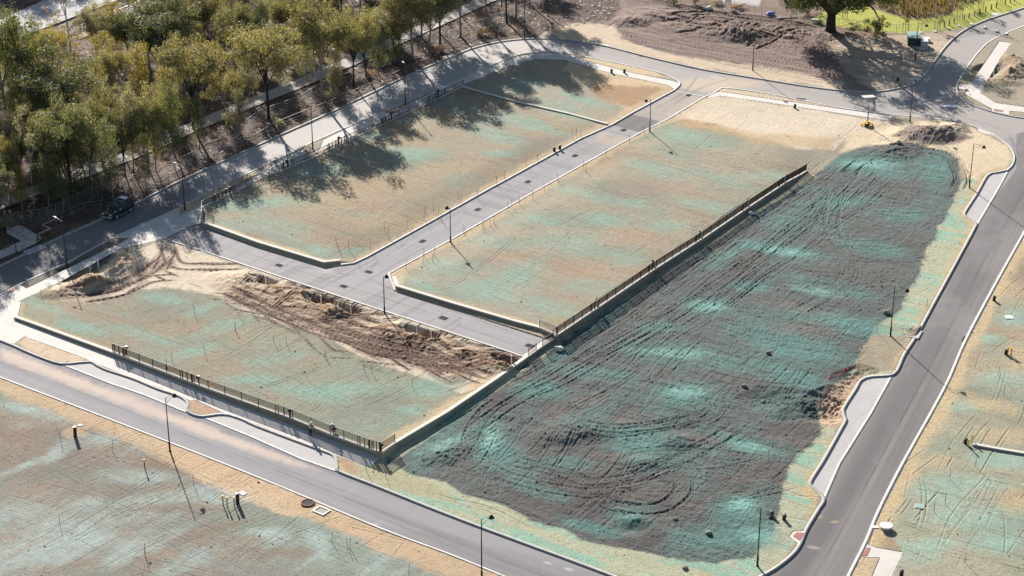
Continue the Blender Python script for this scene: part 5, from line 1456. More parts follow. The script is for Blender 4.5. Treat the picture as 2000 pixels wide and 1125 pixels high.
def tree_meshes(name, H, W, style, seed, leafkind, barkkind, dens_=70, size=.2, fork=None, droop=0.0):
    rs = np.random.RandomState(seed); r2 = random.Random(seed)
    mb = MB()
    clumps = []
    f = fork or {'spread': .38, 'cone': .22, 'sparse': .42, 'fig': .22}[style]
    lean = Vector((r2.uniform(-.06, .06), r2.uniform(-.06, .06), 1))
    rt = H * {'spread': .016, 'cone': .010, 'sparse': .011, 'fig': .055}[style]
    base = Vector((0, 0, -0.3)); top = Vector((lean.x * H * f, lean.y * H * f, H * f))
    mb.tube([base, base.lerp(top, .3) + Vector((r2.uniform(-.1, .1), r2.uniform(-.1, .1), 0)), base.lerp(top, .65), top], [rt * 1.35, rt, rt * .9, rt * .8], 9)
    if style == 'cone':
        ctr = Vector((lean.x * H, lean.y * H, H * .96))
        mb.tube([top, top.lerp(ctr, .5), ctr], [rt * .8, rt * .45, rt * .1], 6)
        nl = 26
        for k in range(nl):
            t = k / (nl - 1)
            hh = H * (f + .03 + (1 - f - .06) * t)
            R = W / 2 * (math.sin(math.pi * min(1, .18 + .82 * (1 - t))) ** .8 if t > .3 else .75 + t * .8) * r2.uniform(.45, 1.0)
            a = k * 2.4 + r2.uniform(-.4, .4)
            c0 = top.lerp(ctr, max(0, (hh - H * f) / (H * (.96 - f)) - .12))
            tip = Vector((c0.x + math.cos(a) * R * .72, c0.y + math.sin(a) * R * .72, hh))
            mb.tube([c0, c0.lerp(tip, .5) + Vector((0, 0, .15)), tip], [rt * .3, rt * .18, rt * .06], 4, False)
            rr = W * r2.uniform(.14, .24) * (1.1 - .35 * t)
            clumps.append((tip.x, tip.y, tip.z, rr, rr * r2.uniform(.9, 1.3)))
            if r2.random() < .5: clumps.append((c0.x * .5 + tip.x * .5, c0.y * .5 + tip.y * .5, hh + rr * .3, rr * .8, rr * .8))
    else:
        nl = {'spread': 5, 'sparse': 3, 'fig': 8}[style]
        for k in range(nl):
            a = 2 * math.pi * (k + r2.uniform(-.25, .25)) / nl
            R = W / 2 * r2.uniform(.45, .75)
            zz = H * r2.uniform(.66, .86) if style != 'fig' else H * (r2.uniform(.42, .62) if k % 2 else r2.uniform(.65, .85))
            if k == 0 and style != 'fig': R *= .3; zz = H * .88
            s0 = top.lerp(base, r2.uniform(0, .12) if style != 'fig' else r2.uniform(0, .2))
            e = Vector((s0.x + math.cos(a) * R, s0.y + math.sin(a) * R, zz))
            m1 = s0.lerp(e, .45) + Vector((0, 0, H * (.04 if style != 'fig' else .02)))
            mb.tube([s0, m1, e], [rt * .62, rt * .42, rt * .2], 7, False)
            nb = {'spread': 5, 'sparse': 4, 'fig': 7}[style]
            for j in range(nb):
                t = .35 + .65 * (j + r2.random()) / nb
                p = s0.lerp(m1, t * 2) if t < .5 else m1.lerp(e, (t - .5) * 2)
                a2 = a + r2.uniform(-1.5, 1.5)
                l2 = W * r2.uniform(.10, .22)
                q = p + Vector((math.cos(a2) * l2, math.sin(a2) * l2, l2 * r2.uniform(.15, .9) - droop * l2))
                q.z = min(q.z, H * .95)
                mid = p.lerp(q, .5) + Vector((r2.uniform(-.2, .2), r2.uniform(-.2, .2), .2))
                mb.tube([p, mid, q], [rt * .22, rt * .14, rt * .05], 5, False)
                ncl = 3 if style == 'spread' else (2 if style == 'sparse' else 5)
                for _ in range(ncl):
                    rr = W * {'spread': r2.uniform(.085, .145), 'sparse': r2.uniform(.06, .11), 'fig': r2.uniform(.042, .075)}[style]
                    o = Vector((r2.uniform(-1, 1), r2.uniform(-1, 1), r2.uniform(-.5, .9))) * rr * 1.5
                    w = q + o
                    clumps.append((w.x, w.y, w.z, rr, rr * r2.uniform(.6, .9)))
                    if style != 'cone': mb.tube([q, w], [rt * .05, rt * .02], 3, False)
    q = leaves(clumps, dens_, size, rs)
    n = len(q)
    V = q.reshape(-1, 3)
    F = np.arange(n * 4).reshape(n, 4)
    me = bpy.data.meshes.new('crown')
    me.vertices.add(n * 4); me.vertices.foreach_set('co', V.astype(np.float32).ravel())
    me.loops.add(n * 4); me.loops.foreach_set('vertex_index', F.astype(np.int32).ravel())
    me.polygons.add(n); me.polygons.foreach_set('loop_start', np.arange(0, n * 4, 4, dtype=np.int32)); me.polygons.foreach_set('loop_total', np.full(n, 4, dtype=np.int32))
    me.update(calc_edges=True)
    me.materials.append(LM[leafkind])
    return mb.mesh('trunk', M[barkkind], True), me

TV = {}
def variants(key, *specs):
    TV[key] = [tree_meshes(key, *s) for s in specs]
variants('spread', *[(12, 10, 'spread', s, 'olive', 'bark', 135, .15) for s in (1, 2, 3, 4)])
variants('cone', *[(12, 6, 'cone', s, 'olive', 'bark', 150, .14) for s in (11, 12, 13)])
variants('sparse', *[(12, 7, 'sparse', s, 'grey', 'barkpale', 130, .14) for s in (21, 22)])

LOOK = {'olive': 'olive-green', 'yellow': 'yellow-green', 'green': 'mid-green', 'dark': 'dark green', 'grey': 'grey-green thin-leaved', 'brown': 'dry brown'}
SHP = {'spread': 'broad-crowned gum tree', 'cone': 'narrow upright gum tree', 'sparse': 'open pale-trunked gum tree'}
tree_list = []
def put_tree(bx, by, topy, wpx, style, look):
    b = at(bx, by)
    H = max(4.0, zat(b.y, topy) - b.z)
    d = math.hypot(b.y, CAM_H)
    W = wpx / (FPX / d)
    tree_list.append((b, H, W, style, look, bx, by))
for t in [(140, 378, 198, 140, 'spread', 'green'), (112, 285, 110, 165, 'spread', 'green'), (18, 262, 15, 150, 'spread', 'dark'), (75, 215, 85, 62, 'cone', 'yellow'), (203, 165, 62, 62, 'cone', 'yellow'), (253, 138, 25, 78, 'spread', 'dark'), (322, 135, 0, 140, 'spread', 'green'),
          (272, 212, 86, 66, 'cone', 'yellow'), (194, 236, 120, 54, 'cone', 'yellow'), (378, 252, 80, 130, 'spread', 'olive'), (440, 138, 20, 64, 'cone', 'olive'), (492, 112, -8, 76, 'spread', 'green'), (228, 276, 143, 66, 'sparse', 'grey'),
          (305, 334, 166, 66, 'cone', 'olive'), (342, 331, 158, 56, 'cone', 'dark'), (262, 340, 176, 58, 'cone', 'grey'), (222, 392, 236, 66, 'cone', 'green'), (66, 398, 225, 60, 'sparse', 'grey'), (22, 400, 262, 56, 'spread', 'olive'),
          (45, 412, 320, 46, 'cone', 'yellow'), (96, 402, 300, 66, 'cone', 'dark'), (8, 446, 334, 60, 'spread', 'grey'), (440, 236, 136, 84, 'spread', 'olive'), (488, 196, 96, 56, 'cone', 'olive'), (525, 231, 58, 150, 'spread', 'olive'),
          (628, 196, 4, 135, 'spread', 'olive'), (600, 160, 75, 52, 'cone', 'green'), (690, 168, 26, 84, 'spread', 'olive'), (740, 146, 38, 62, 'cone', 'green'), (772, 122, 8, 125, 'spread', 'olive'), (715, 150, 40, 90, 'spread', 'green'), (838, 98, -14, 100, 'spread', 'grey'), (806, 116, -45, 120, 'spread', 'olive'), (860, 96, -75, 105, 'spread', 'green'),
          (900, 72, -92, 105, 'spread', 'olive'), (948, 52, -105, 95, 'spread', 'grey'), (990, 44, -118, 95, 'spread', 'olive'), (138, 96, -70, 90, 'sparse', 'green'), (108, 76, 8, 50, 'sparse', 'brown'), (390, 292, 196, 48, 'cone', 'green'),
          (470, 262, 168, 46, 'cone', 'grey'), (655, 188, 90, 44, 'cone', 'olive'), (775, 128, 50, 44, 'cone', 'dark'), (180, 372, 262, 50, 'sparse', 'olive'), (285, 372, 262, 44, 'cone', 'olive'), (1060, 22, -60, 60, 'sparse', 'brown'), (150, 300, 190, 60, 'spread', 'dark'),
          (60, 330, 200, 70, 'spread', 'green'), (110, 230, 130, 60, 'spread', 'olive'), (160, 200, 150, 40, 'sparse', 'brown'), (410, 180, 90, 60, 'spread', 'yellow'), (520, 160, 60, 66, 'spread', 'yellow'), (560, 100, 0, 70, 'spread', 'olive'), (330, 240, 130, 56, 'cone', 'yellow')]:
    put_tree(*t)
FORP = [(-60, 470), (0, 428), (150, 385), (340, 316), (450, 258), (600, 198), (700, 156), (800, 120), (900, 80), (975, 56), (990, 0), (1000, -90), (700, -150), (430, -140), (430, -50), (300, 24), (190, 82), (60, 108), (-60, 140)]
rt_ = random.Random(41)
pathW = [flat(x, y) for x, y in catmull(FPATH, 20)]
def blocked(b, dmin):
    for t in tree_list:
        if (t[0] - b).xy.length < dmin: return True
    return float(dist_poly(np.array(b.x), np.array(b.y), pathW)) < 2.6
tries = 0
while len(tree_list) < 200 and tries < 9000:
    tries += 1
    x = rt_.uniform(-60, 1000); y = rt_.uniform(-150, 470)
    if rt_.random() > (y + 420) / 800: continue
    if not bool(inside(np.array(x), np.array(y), FORP)): continue
    b = at(x, y)
    if blocked(b, 3.4): continue
    if float(np.interp(x, [-60, 0, 150, 340, 450, 600, 700, 800, 900, 1000], [470, 428, 385, 316, 258, 198, 156, 120, 80, 56])) - y < 24: continue
    st = rt_.choice(['spread', 'cone', 'cone', 'sparse'])
    d = math.hypot(b.y, CAM_H)
    H = rt_.uniform(7, 12.5); W = {'spread': H * .68, 'cone': H * .48, 'sparse': H * .55}[st]
    tree_list.append((b, H, W, st, rt_.choice(['olive', 'olive', 'green', 'yellow', 'dark', 'grey', 'green'] if x < 600 else ['olive', 'green', 'green', 'grey']), x, y))
for (x, y, H) in [(-30, -60, 13), (40, -50, 12), (100, -72, 12), (330, -90, 12), (240, -80, 12), (-90, -20, 14), (380, -60, 12), (1030, -40, 10)]:
    tree_list.append((at(x, y), H, H * .75, 'spread', 'dark', x, y))
for (x, y, H, W, st, lk) in [(-20, 420, 10, 7, 'spread', 'dark'), (-60, 400, 12, 8, 'spread', 'green'), (-110, 420, 12, 9, 'spread', 'dark'), (-150, 380, 13, 9, 'spread', 'green'), (-60, 340, 13, 9, 'spread', 'olive'), (-120, 470, 11, 8, 'spread', 'dark'), (-190, 450, 12, 9, 'spread', 'green'),
                             (-20, 370, 12, 7, 'spread', 'green'), (40, 372, 9, 6, 'spread', 'dark'), (118, 345, 10, 7, 'spread', 'olive'), (175, 345, 10, 6.5, 'spread', 'green'), (245, 345, 9, 6, 'spread', 'dark'), (200, 320, 11, 7, 'spread', 'olive'), (90, 365, 8, 5, 'cone', 'dark'), (160, 390, 6, 4.5, 'cone', 'dark'), (125, 400, 5.5, 4, 'cone', 'green'),
                             (290, 330, 11, 6, 'spread', 'green'), (340, 300, 10, 6, 'spread', 'olive'), (-180, 520, 12, 9, 'spread', 'dark'), (-100, 520, 10, 8, 'spread', 'green'), (-60, 480, 9, 7, 'spread', 'dark')]:
    tree_list.append((at(x, y), H, W, st, lk, x, y))
tree_list.append((at(1008, 40), 16, 10, 'spread', 'green', 1008, 40)); tree_list.append((at(1035, 10), 12, 8, 'spread', 'olive', 1035, 10))

ORD = ['first', 'second', 'third', 'fourth', 'fifth', 'sixth', 'seventh', 'eighth', 'ninth', 'tenth', 'eleventh', 'twelfth', 'thirteenth', 'fourteenth', 'fifteenth', 'sixteenth', 'seventeenth', 'eighteenth', 'nineteenth', 'twentieth']
def ordn(k):
    if k < 20: return ORD[k]
    return {2: 'twenty-', 3: 'thirty-', 4: 'forty-'}.get((k + 1) // 10, 'fifty-') + ORD[(k + 1) % 10 - 1] if (k + 1) % 10 else {3: 'thirtieth', 4: 'fortieth'}.get((k + 1) // 10, 'fiftieth')
def zone(x, y):
    f = float(np.interp(x, [-60, 0, 150, 340, 450, 600, 700, 800, 900, 1000], [470, 428, 385, 316, 258, 198, 156, 120, 80, 56])) - y
    if f < 34: return 'forest roadside row'
    if f < 90: return 'second forest band'
    if f < 150: return 'middle forest band'
    return 'back forest band'
rows = {}
for i, t in enumerate(tree_list):
    rows.setdefault((zone(t[5], t[6]), t[3], t[4]), []).append(i)
cnt = {k: 0 for k in TV}
for (zn, st, lk), ids in rows.items():
    ids.sort(key=lambda i: tree_list[i][5])
    for j, i in enumerate(ids):
        b, H, W, style, look, x, y = tree_list[i]
        k = cnt[style]; cnt[style] += 1
        tm, cm = TV[style][k % len(TV[style])]
        root = empty('gum_tree', b, (i * 2.399) % 6.283)
        only = len(ids) == 1
        lab = '%s %s, %s' % (LOOK[look], SHP[style], ('the only such in the ' if only else ordn(j) + ' such from left in the ') + zn)
        tag(root, lab, 'tree', 'trees of the forest at the upper left')
        bw, bh = {'spread': (10, 12), 'cone': (6, 12), 'sparse': (7, 12)}[style]
        s = (W / bw, W / bw, H / bh)
        tr = bpy.data.objects.new('trunk', tm); cr = bpy.data.objects.new('crown', cm)
        for o in (tr, cr):
            o.parent = root; COL.objects.link(o); o.scale = s
        cr.material_slots[0].link = 'OBJECT'; cr.material_slots[0].material = LM[look]
        tr.material_slots[0].link = 'OBJECT'; tr.material_slots[0].material = M['barkpale' if style == 'sparse' else ('barkdark' if i % 3 == 0 else 'bark')]

# the great tree by the park
tm, cm = tree_meshes('fig', 17, 27, 'fig', 5, 'fig', 'barkdark', 60, .2, fork=.22, droop=.3)
b = at(1621, 66)
root = empty('great_tree', b); tag(root, 'huge dark spreading tree with a massive trunk by the park lawn', 'tree')
tr = bpy.data.objects.new('trunk', tm); cr = bpy.data.objects.new('crown', cm)
for o in (tr, cr): o.parent = root; COL.objects.link(o)
# hanging bough on its right
mbq = MB(); pts = [(0.3, 0, 4.0), (3.5, -.5, 6.0), (6.5, -.8, 5.2), (8.2, -1.2, 2.6)]
mbq.tube(catmull(pts, .8), [max(.05, .38 - .03 * k) for k in range(len(catmull(pts, .8)))], 7); mbq.build('low_bough', M['barkdark'], root, True)
rs = np.random.RandomState(3)
q = leaves([(8 + rs.normal() * .9, -1.2 + rs.normal() * .8, 1.8 + rs.normal() * .9, .62, .6) for _ in range(18)], 190, .17, rs)
mbq = MB(); mbq.v = [tuple(v) for v in q.reshape(-1, 3)]; mbq.f = [tuple(range(4 * i, 4 * i + 4)) for i in range(len(q))]
mbq.build('hanging_foliage', LM['fig'], root)

def bush(px, py, w, h, look, label, group=None, n=9, name='shrub', nm='foliage', dz=0, cat='shrub'):
    p = at(px, py); rs = np.random.RandomState(int(px * 7 + py))
    cl = [(rs.normal() * w * .24, rs.normal() * w * .24, h * rs.uniform(.25, .75), w * rs.uniform(.18, .3), h * rs.uniform(.2, .3)) for _ in range(n)]
    q = leaves(cl, 130, .13, rs)
    root = empty(name, p); tag(root, label, cat, group)
    mb = MB()
    for c in cl: mb.tube([(0, 0, -.1), (c[0] * .5, c[1] * .5, c[2] * .6), (c[0], c[1], c[2])], [.05, .035, .015], 4, False)
    mb.build('stems', M['bark'], root)
    mb = MB(); mb.v = [tuple(v) for v in q.reshape(-1, 3)]; mb.f = [tuple(range(4 * i, 4 * i + 4)) for i in range(len(q))]
    mb.build(nm, LM[look], root)
    return root
for i, t in enumerate([(1578, 26, 3.6, 2.6, 'bush', 'rounded green shrub left of the great tree'), (1357, 8, 2.6, 2.2, 'bush', 'bright green shrub on the fence line above the soil heaps'), (1560, 16, 2.4, 1.6, 'grey', 'greyish low shrub beside the rounded one'), (1600, 46, 2.0, 1.0, 'dark', 'low dark shrub at the foot of the great tree, left side'),
                      (1668, 58, 2.2, .9, 'dark', 'low dark shrub right of the great trunk'), (1692, 62, 1.8, .8, 'dark', 'small dark shrub under the hanging bough'), (1316, 6, 2.4, 1.4, 'dark', 'dark shrub against the far mesh fence'), (1400, 10, 2.6, 1.0, 'brown', 'dry brown bush on the far fence line'),
                      (1436, 16, 2.4, .9, 'brown', 'dry brown bush near the small white sign'), (120, 128, 3.6, 3.2, 'brown', 'reddish dry bush in the forest gap, left one'), (140, 122, 3.4, 2.8, 'brown', 'reddish dry bush in the forest gap, right one'), (92, 108, 3.4, 2.4, 'grey', 'grey bush below the far forest road'),
                      (112, 96, 3, 2.2, 'dark', 'dark bush behind the reddish bushes'), (460, 250, 3.4, 3.2, 'grey', 'grey-olive bush by the forest path'), (650, 192, 2.6, 2.0, 'grey', 'grey bush beside the tall forest trunks'), (568, 76, 2.0, 1.6, 'bush', 'bright green fern bush in the forest shade'),
                      (14, 446, 3.4, 2.6, 'grey', 'pale grey bush beside the concrete pad'), (210, 372, 3.0, 1.6, 'grey', 'low grey bush behind the parked car'), (545, 245, 2.4, 1.6, 'grey', 'low grey bush under the broad tree'), (720, 150, 2.4, 1.6, 'brown', 'low brown bush by the forest fence'),
                      (860, 100, 2.4, 1.4, 'brown', 'low brown bush near the gully pit'), (940, 70, 2.6, 1.4, 'brown', 'low brown bush where the forest ends')]):
    bush(*t)

# saplings in the park and under-storey
def sapling(px, py, h, label):
    p = at(px, py); rs = np.random.RandomState(int(px))
    root = empty('sapling', p); tag(root, label, 'sapling', 'staked saplings on the park lawn')
    for sx in (-.45, .45):
        mb = MB(); mb.tube([(sx, 0, -.2), (sx, 0, h * .62)], .05, 6); mb.build('stake', M['stake'], root)
    mb = MB(); mb.tube([(0, 0, -.2), (.03, 0, h * .5), (0, .05, h * .85)], [.05, .035, .015], 6); mb.build('trunk', M['bark'], root)
    cl = [(rs.normal() * .45, rs.normal() * .45, h * rs.uniform(.6, 1.0), .38, .36) for _ in range(9)]
    q = leaves(cl, 260, .12, rs)
    mb = MB(); mb.v = [tuple(v) for v in q.reshape(-1, 3)]; mb.f = [tuple(range(4 * i, 4 * i + 4)) for i in range(len(q))]
    mb.build('crown', LM['bush'], root)
for x, y, h, l in [(1768, 62, 2.8, 'staked sapling nearest the great tree, alone behind the transformer'), (1830, 59, 2.6, 'staked sapling between the mesh panels, nearest the road bend'), (1874, 40, 3.2, 'bushy sapling with a dark shadow in the middle of the bollard row'),
                   (1915, 22, 3.4, 'tall sapling behind the bollards, third from the transformer'), (1953, 9, 3.2, 'sapling at the upper end of the bollard row'), (1895, 16, 2.2, 'small sapling beyond the lawn edge'), (1650, 36, 2.4, 'staked sapling seen under the great tree')]:
    sapling(x, y, h, l)
for i, (x, y) in enumerate([(585, 480), (672, 445), (758, 405), (935, 352), (1022, 318), (1118, 288), (1210, 245), (1317, 206), (1418, 168), (1506, 132), (1665, 78), (1755, 45), (1830, 22)]):
    px_, py_ = 1780 + x / 9.09, y / 9.09
    p = at(px_, py_)
    mb = MB(); mb.tube([(0, 0, -.2), (0, 0, .95)], .11, 8)
    o = mb.build('timber_bollard', M['timber']); o.location = p
    tag(o, 'short brown timber bollard, %s from the transformer along the park lawn' % ordn(i), 'bollard', 'timber bollards along the park')

# ---------------------------------------------------------------- mesh fences
M['galv'] = mat('galvanised_steel', (0.42, 0.42, 0.42), .45, metal=.6)
M['galvdark'] = mat('dull_galvanised', (0.22, 0.22, 0.22), .6, metal=.3)
def mesh_run(pts, h, step, label, wires=4, cat='fence', m='galvdark', feet=False, r=.035, vert=0.0):
    W = [at(x, y) for x, y in pts]
    c = catmull([tuple(w)[:2] for w in W], step)
    P = [Vector((a[0], a[1], float(Lz(a[0], a[1])))) for a in c]
    P = [p for k, p in enumerate(P) if k == 0 or True]
    root = empty('mesh_fence', P[0]); tag(root, label, cat)
    o0 = P[0]
    for p in P:
        mb = MB(); mb.tube([p - o0 - Vector((0, 0, .1)), p - o0 + Vector((0, 0, h))], r, 5); mb.build('post', M[m], root)
        if feet:
            mb = MB(); mb.box(-.35, .35, -.12, .12, 0, .14, Matrix.Translation(p - o0)); mb.build('foot', M['kerb'], root)
    for a, b in zip(P[:-1], P[1:]):
        mb = MB(); a = a - o0; b = b - o0
        for k in range(wires):
            z = Vector((0, 0, h * (k + .6) / wires if k < wires - 1 else h * .985))
            bar(mb, a + z, b + z, .022 if k == wires - 1 else .008)
        if vert:
            n = int((b - a).length / vert)
            for k in range(1, n):
                q = a.lerp(b, k / n); bar(mb, q, q + Vector((0, 0, h)), .006)
        mb.build('wire_panel', M[m], root)
mesh_run([(-30, 452), (28, 440), (62, 436), (95, 429), (125, 417), (153, 402), (240, 372), (338, 338), (400, 308), (453, 280), (505, 240), (588, 208), (640, 176), (700, 158)], 1.9, 3.0, 'long grey chain-mesh fence along the front of the forest, starting at the pad', 6, vert=.3)
mesh_run([(120, 432), (165, 412), (236, 398), (330, 355), (420, 318), (500, 276), (545, 250), (640, 212), (700, 186), (760, 160), (830, 128)], 1.2, 4.0, 'low post-and-wire fence between the forest fence and the shaded kerb', 3)
mesh_run([(720, 140), (800, 112), (870, 82), (930, 60), (985, 42), (1040, 20)], 1.8, 3.0, 'mesh fence through the upper end of the forest toward the road bend', 5, vert=.3)
mesh_run([(1215, -4), (1290, 6), (1330, 9), (1380, 13), (1434, 22), (1462, 27), (1487, 31), (1545, 42), (1600, 50), (1672, 60), (1700, 66), (1750, 68), (1798, 65)], 1.8, 3.4, 'far mesh fence behind the heaps of soil and the great tree', 5, vert=.35)
mesh_run([(160, 66), (210, 44), (260, 24), (310, 2)], 1.6, 3.2, 'pale mesh fence beyond the forest beside the far road', 5, m='galv', vert=.3)
# timber rail
root = empty('timber_rail', at(77, 466)); tag(root, 'low timber rail zigzagging beside the concrete pad', 'rail')
R_ = [at(x, y) for x, y in [(77, 470), (100, 459), (84, 452), (110, 440)]]
o0 = root.location.copy()
for p in R_:
    mb = MB(); mb.tube([p - o0, p - o0 + Vector((0, 0, 1.0))], .06, 6); mb.build('post', M['timber'], root)
for a, b in zip(R_[:-1], R_[1:]):
    mb = MB(); bar(mb, a - o0 + Vector((0, 0, .97)), b - o0 + Vector((0, 0, .97)), .06); mb.build('rail', mat('pale_timber', (.3, .24, .18), .8), root)
for i, (x, y) in enumerate([(74, 476), (32, 494)]):
    p = at(x, y); mb = MB(); mb.tube([(0, 0, -.1), (0, 0, 1.1)], .09, 8); o = mb.build('timber_bollard', M['barkdark']); o.location = p
    tag(o, ['dark bollard at the right corner of the concrete pad', 'dark bollard at the front of the concrete pad'][i], 'bollard')
# temporary panels across the road by the park
TP = [(1799, 64), (1826, 62), (1852, 56), (1872, 51), (1897, 48), (1924, 54), (1947, 61), (1966, 67)]
for i, (a, b) in enumerate(zip(TP[:-1], TP[1:])):
    A = at(*a); B = at(*b); d = (B - A); L = d.length - .06
    root = empty('temporary_fence_panel', A, math.atan2(d.y, d.x)); tag(root, 'temporary mesh panel on block feet near the park, %s from the transformer side' % ordn(i), 'fence panel', 'temporary fence panels across the road')
    mb = MB(); mb.tube([(0, 0, .1), (0, 0, 2.0), (L, 0, 2.0), (L, 0, .1), (0.02, 0, .1)], .022, 5); mb.build('frame', M['galv'], root)
    mb = MB()
    for k in range(1, int(L / .12)): x = k * .12; mb.box(x - .005, x + .005, -.005, .005, .12, 1.98)
    for k in range(1, 9): mb.box(.02, L - .02, -.004, .004, .1 + k * .21, .11 + k * .21)
    mb.build('wire_mesh', M['galvdark'], root)
    for x in (0.0, L):
        mb = MB(); mb.box(x - .13, x + .13, -.36, .36, 0, .16); mb.build('block_foot', M['white'], root)
# white notices on the far fence
for x, y, w, l in [(1422, 15, 1.1, 'white notice board on the far fence above the heaps, larger one'), (1406, 17, .8, 'pale notice board left of the larger white one'), (1551, 38, 1.0, 'white notice board on the far fence left of the great tree'), (1711, 62, 1.0, 'pale notice board on the fence under the hanging bough'), (245, 372, .5, 'tiny white notice on the forest fence'), (172, 52, .9, 'white notice board on the fence beyond the forest')]:
    p = at(x, y); root = empty('notice_board', p, math.radians(-10)); tag(root, l, 'sign')
    mb = MB(); mb.box(-w / 2, w / 2, -.1, -.07, .9, .9 + w * .75); mb.build('board', M['white'], root)
    for sx in (-w * .4, w * .4):
        mb = MB(); mb.box(sx - .03, sx + .03, -.06, 0, -.1, .9 + w * .7); mb.build('post', M['galvdark'], root)
rock(1505, 30, .8, 'blue tarpaulin bundle by the far fence', name='tarpaulin', cat='tarpaulin'); bpy.data.objects['tarpaulin'].data.materials[0] = mat('blue_tarp', (.05, .12, .35), .6)
rock(1592, 44, .8, 'pale boulder left of the great trunk, under the shrub', m='coping'); rock(1385, 18, .6, 'pale stone on the fence line by the notice', m='coping', )
rock(885, 14, .8, 'pale stone in the shaded forest edge', m='rock'); rock(1648, 70, .6, 'brown clod right of the great trunk', m='timber', name='earth_clod', cat='clod')

# ---------------------------------------------------------------- reeds, litter
def reeds():
    rs = np.random.RandomState(2)
    poly_ = [(1700, -70), (1716, 18), (1760, 32), (1795, 36), (1850, 27), (1878, 10), (1945, -14), (1990, -80)]
    Q = []
    n = 26000
    X = rs.uniform(45, 110, n); Y = rs.uniform(330, 430, n)
    px_, py_ = proj(X, Y, Lz(X, Y))
    k = inside(px_, py_, poly_)
    X, Y = X[k], Y[k]; n = len(X); Z = Lz(X, Y)
    h = rs.uniform(.7, 1.6, n); a = rs.uniform(0, 6.28, n); w = .12
    dx, dy = np.cos(a) * w, np.sin(a) * w; lx, ly = rs.normal(size=n) * .3, rs.normal(size=n) * .3
    V = np.stack([np.c_[X - dx, Y - dy, Z - .05], np.c_[X + dx, Y + dy, Z - .05], np.c_[X + lx + dx * .4, Y + ly + dy * .4, Z + h], np.c_[X + lx - dx * .4, Y + ly - dy * .4, Z + h]], 1).reshape(-1, 3)
    o = np_mesh('reeds', V, np.arange(n * 4).reshape(n, 4), leaf_mat('reed', (.11, .085, .045), (.26, .20, .10)))
    tag(o, 'brown-olive bed of reeds behind the bright lawn', 'reeds', kind='stuff')
reeds()
def litter():
    rs = np.random.RandomState(9)
    n = 60000
    X = rs.uniform(-125, 35, n); Y = rs.uniform(235, 400, n)
    px_, py_ = proj(X, Y, Lz(X, Y))
    k = inside(px_, py_, [(-150, 560), (0, 512), (125, 452), (260, 392), (358, 343), (500, 278), (645, 213), (790, 143), (882, 103), (1000, 71), (1060, 60), (1200, 40), (1210, -60), (-150, -60)]) & (py_ < 560)
    X, Y = X[k], Y[k]
    d = dist_poly(X, Y, pathW); k = d > 1.8
    X, Y = X[k], Y[k]; n = len(X); Z = Lz(X, Y) + .03
    L = rs.uniform(.1, .55, n); a = rs.uniform(0, 6.28, n); w = rs.uniform(.015, .05, n)
    dx, dy = np.cos(a) * L, np.sin(a) * L; nx, ny = -np.sin(a) * w, np.cos(a) * w; t = rs.uniform(.02, .16, n)
    V = np.stack([np.c_[X - dx - nx, Y - dy - ny, Z], np.c_[X + dx - nx, Y + dy - ny, Z + t], np.c_[X + dx + nx, Y + dy + ny, Z + t + .03], np.c_[X - dx + nx, Y - dy + ny, Z + .04]], 1).reshape(-1, 3)
    o = np_mesh('leaf_litter', V, np.arange(n * 4).reshape(n, 4), leaf_mat('litter', (.07, .05, .038), (.30, .23, .17), .1))
    tag(o, 'twigs, bark and dead leaves on the forest floor', 'leaf litter', kind='stuff')
litter()

# ---------------------------------------------------------------- transformer, light tower
M['tgreen'] = mat('dark_green_paint', (.012, .035, .03), .5); M['troof'] = mat('pale_green_roof', C(160, 190, 185), .5); M['lgrey'] = mat('light_grey_box', C(206, 204, 200), .6)
p = at(1785, 90); e = empty('transformer_cabinet', p, math.radians(-8)); tag(e, 'dark green transformer cabinet with a pale roof, by the bend of the road', 'cabinet')
W_, D_, H_ = 2.1, 3.4, 1.35
mb = MB(); mb.box(-W_ / 2, W_ / 2, 0, D_, 0.05, H_); mb.build('body', M['tgreen'], e)
mb = MB(); mb.box(-W_ / 2 - .1, W_ / 2 + .1, -.1, D_ + .1, H_, H_ + .07); mb.box(-W_ / 2 - .02, W_ / 2 + .02, -.02, D_ + .02, H_ + .07, H_ + .13); mb.build('roof', M['troof'], e)
for sx in (-.5, .5):
    mb = MB(); mb.box(sx - .46, sx + .46, -.03, 0.0, .15, H_ - .1); mb.box(sx - .3, sx + .3, -.045, -.03, .9, 1.1); d = mb.build('door', M['tgreen'], e)
    mb = MB(); mb.box(sx * .2 - .03, sx * .2 + .03, -.08, -.03, .6, .8); mb.build('handle', M['galv'], d)
mb = MB(); mb.box(-W_ / 2 + .05, W_ / 2 - .05, .05, D_ - .05, -.2, .05); mb.build('plinth', M['kerb'], e)
for (x, y, w, d, h, l) in [(1805, 92, 1.15, 1.3, .95, 'light grey service box right of the green transformer'), (1810, 82, .9, .9, .5, 'low white plinth box behind the light grey service box')]:
    p = at(x, y); e = empty('service_box', p, math.radians(-8)); tag(e, l, 'cabinet')
    mb = MB(); mb.box(-w / 2, w / 2, 0, d, -.1, h); mb.build('body', M['lgrey'], e)
    mb = MB(); mb.box(-w / 2 - .05, w / 2 + .05, -.05, d + .05, h, h + .07); mb.build('lid', M['white'], e)
    mb = MB(); mb.box(-.03, .03, -.04, 0, h * .5, h * .65); mb.build('latch', M['iron'], e)
p = at(1694, 245); e = empty('solar_light_tower', p, math.radians(10)); tag(e, 'solar light tower with a yellow base and flat panel on a mast', 'light tower')
hm = zat(p.y, 190) - p.z
mb = MB(); mb.box(-.75, .6, -.35, .35, .25, .45); mb.box(-.5, .35, -.28, .28, .45, .65); mb.build('base', M['yellow'], e)
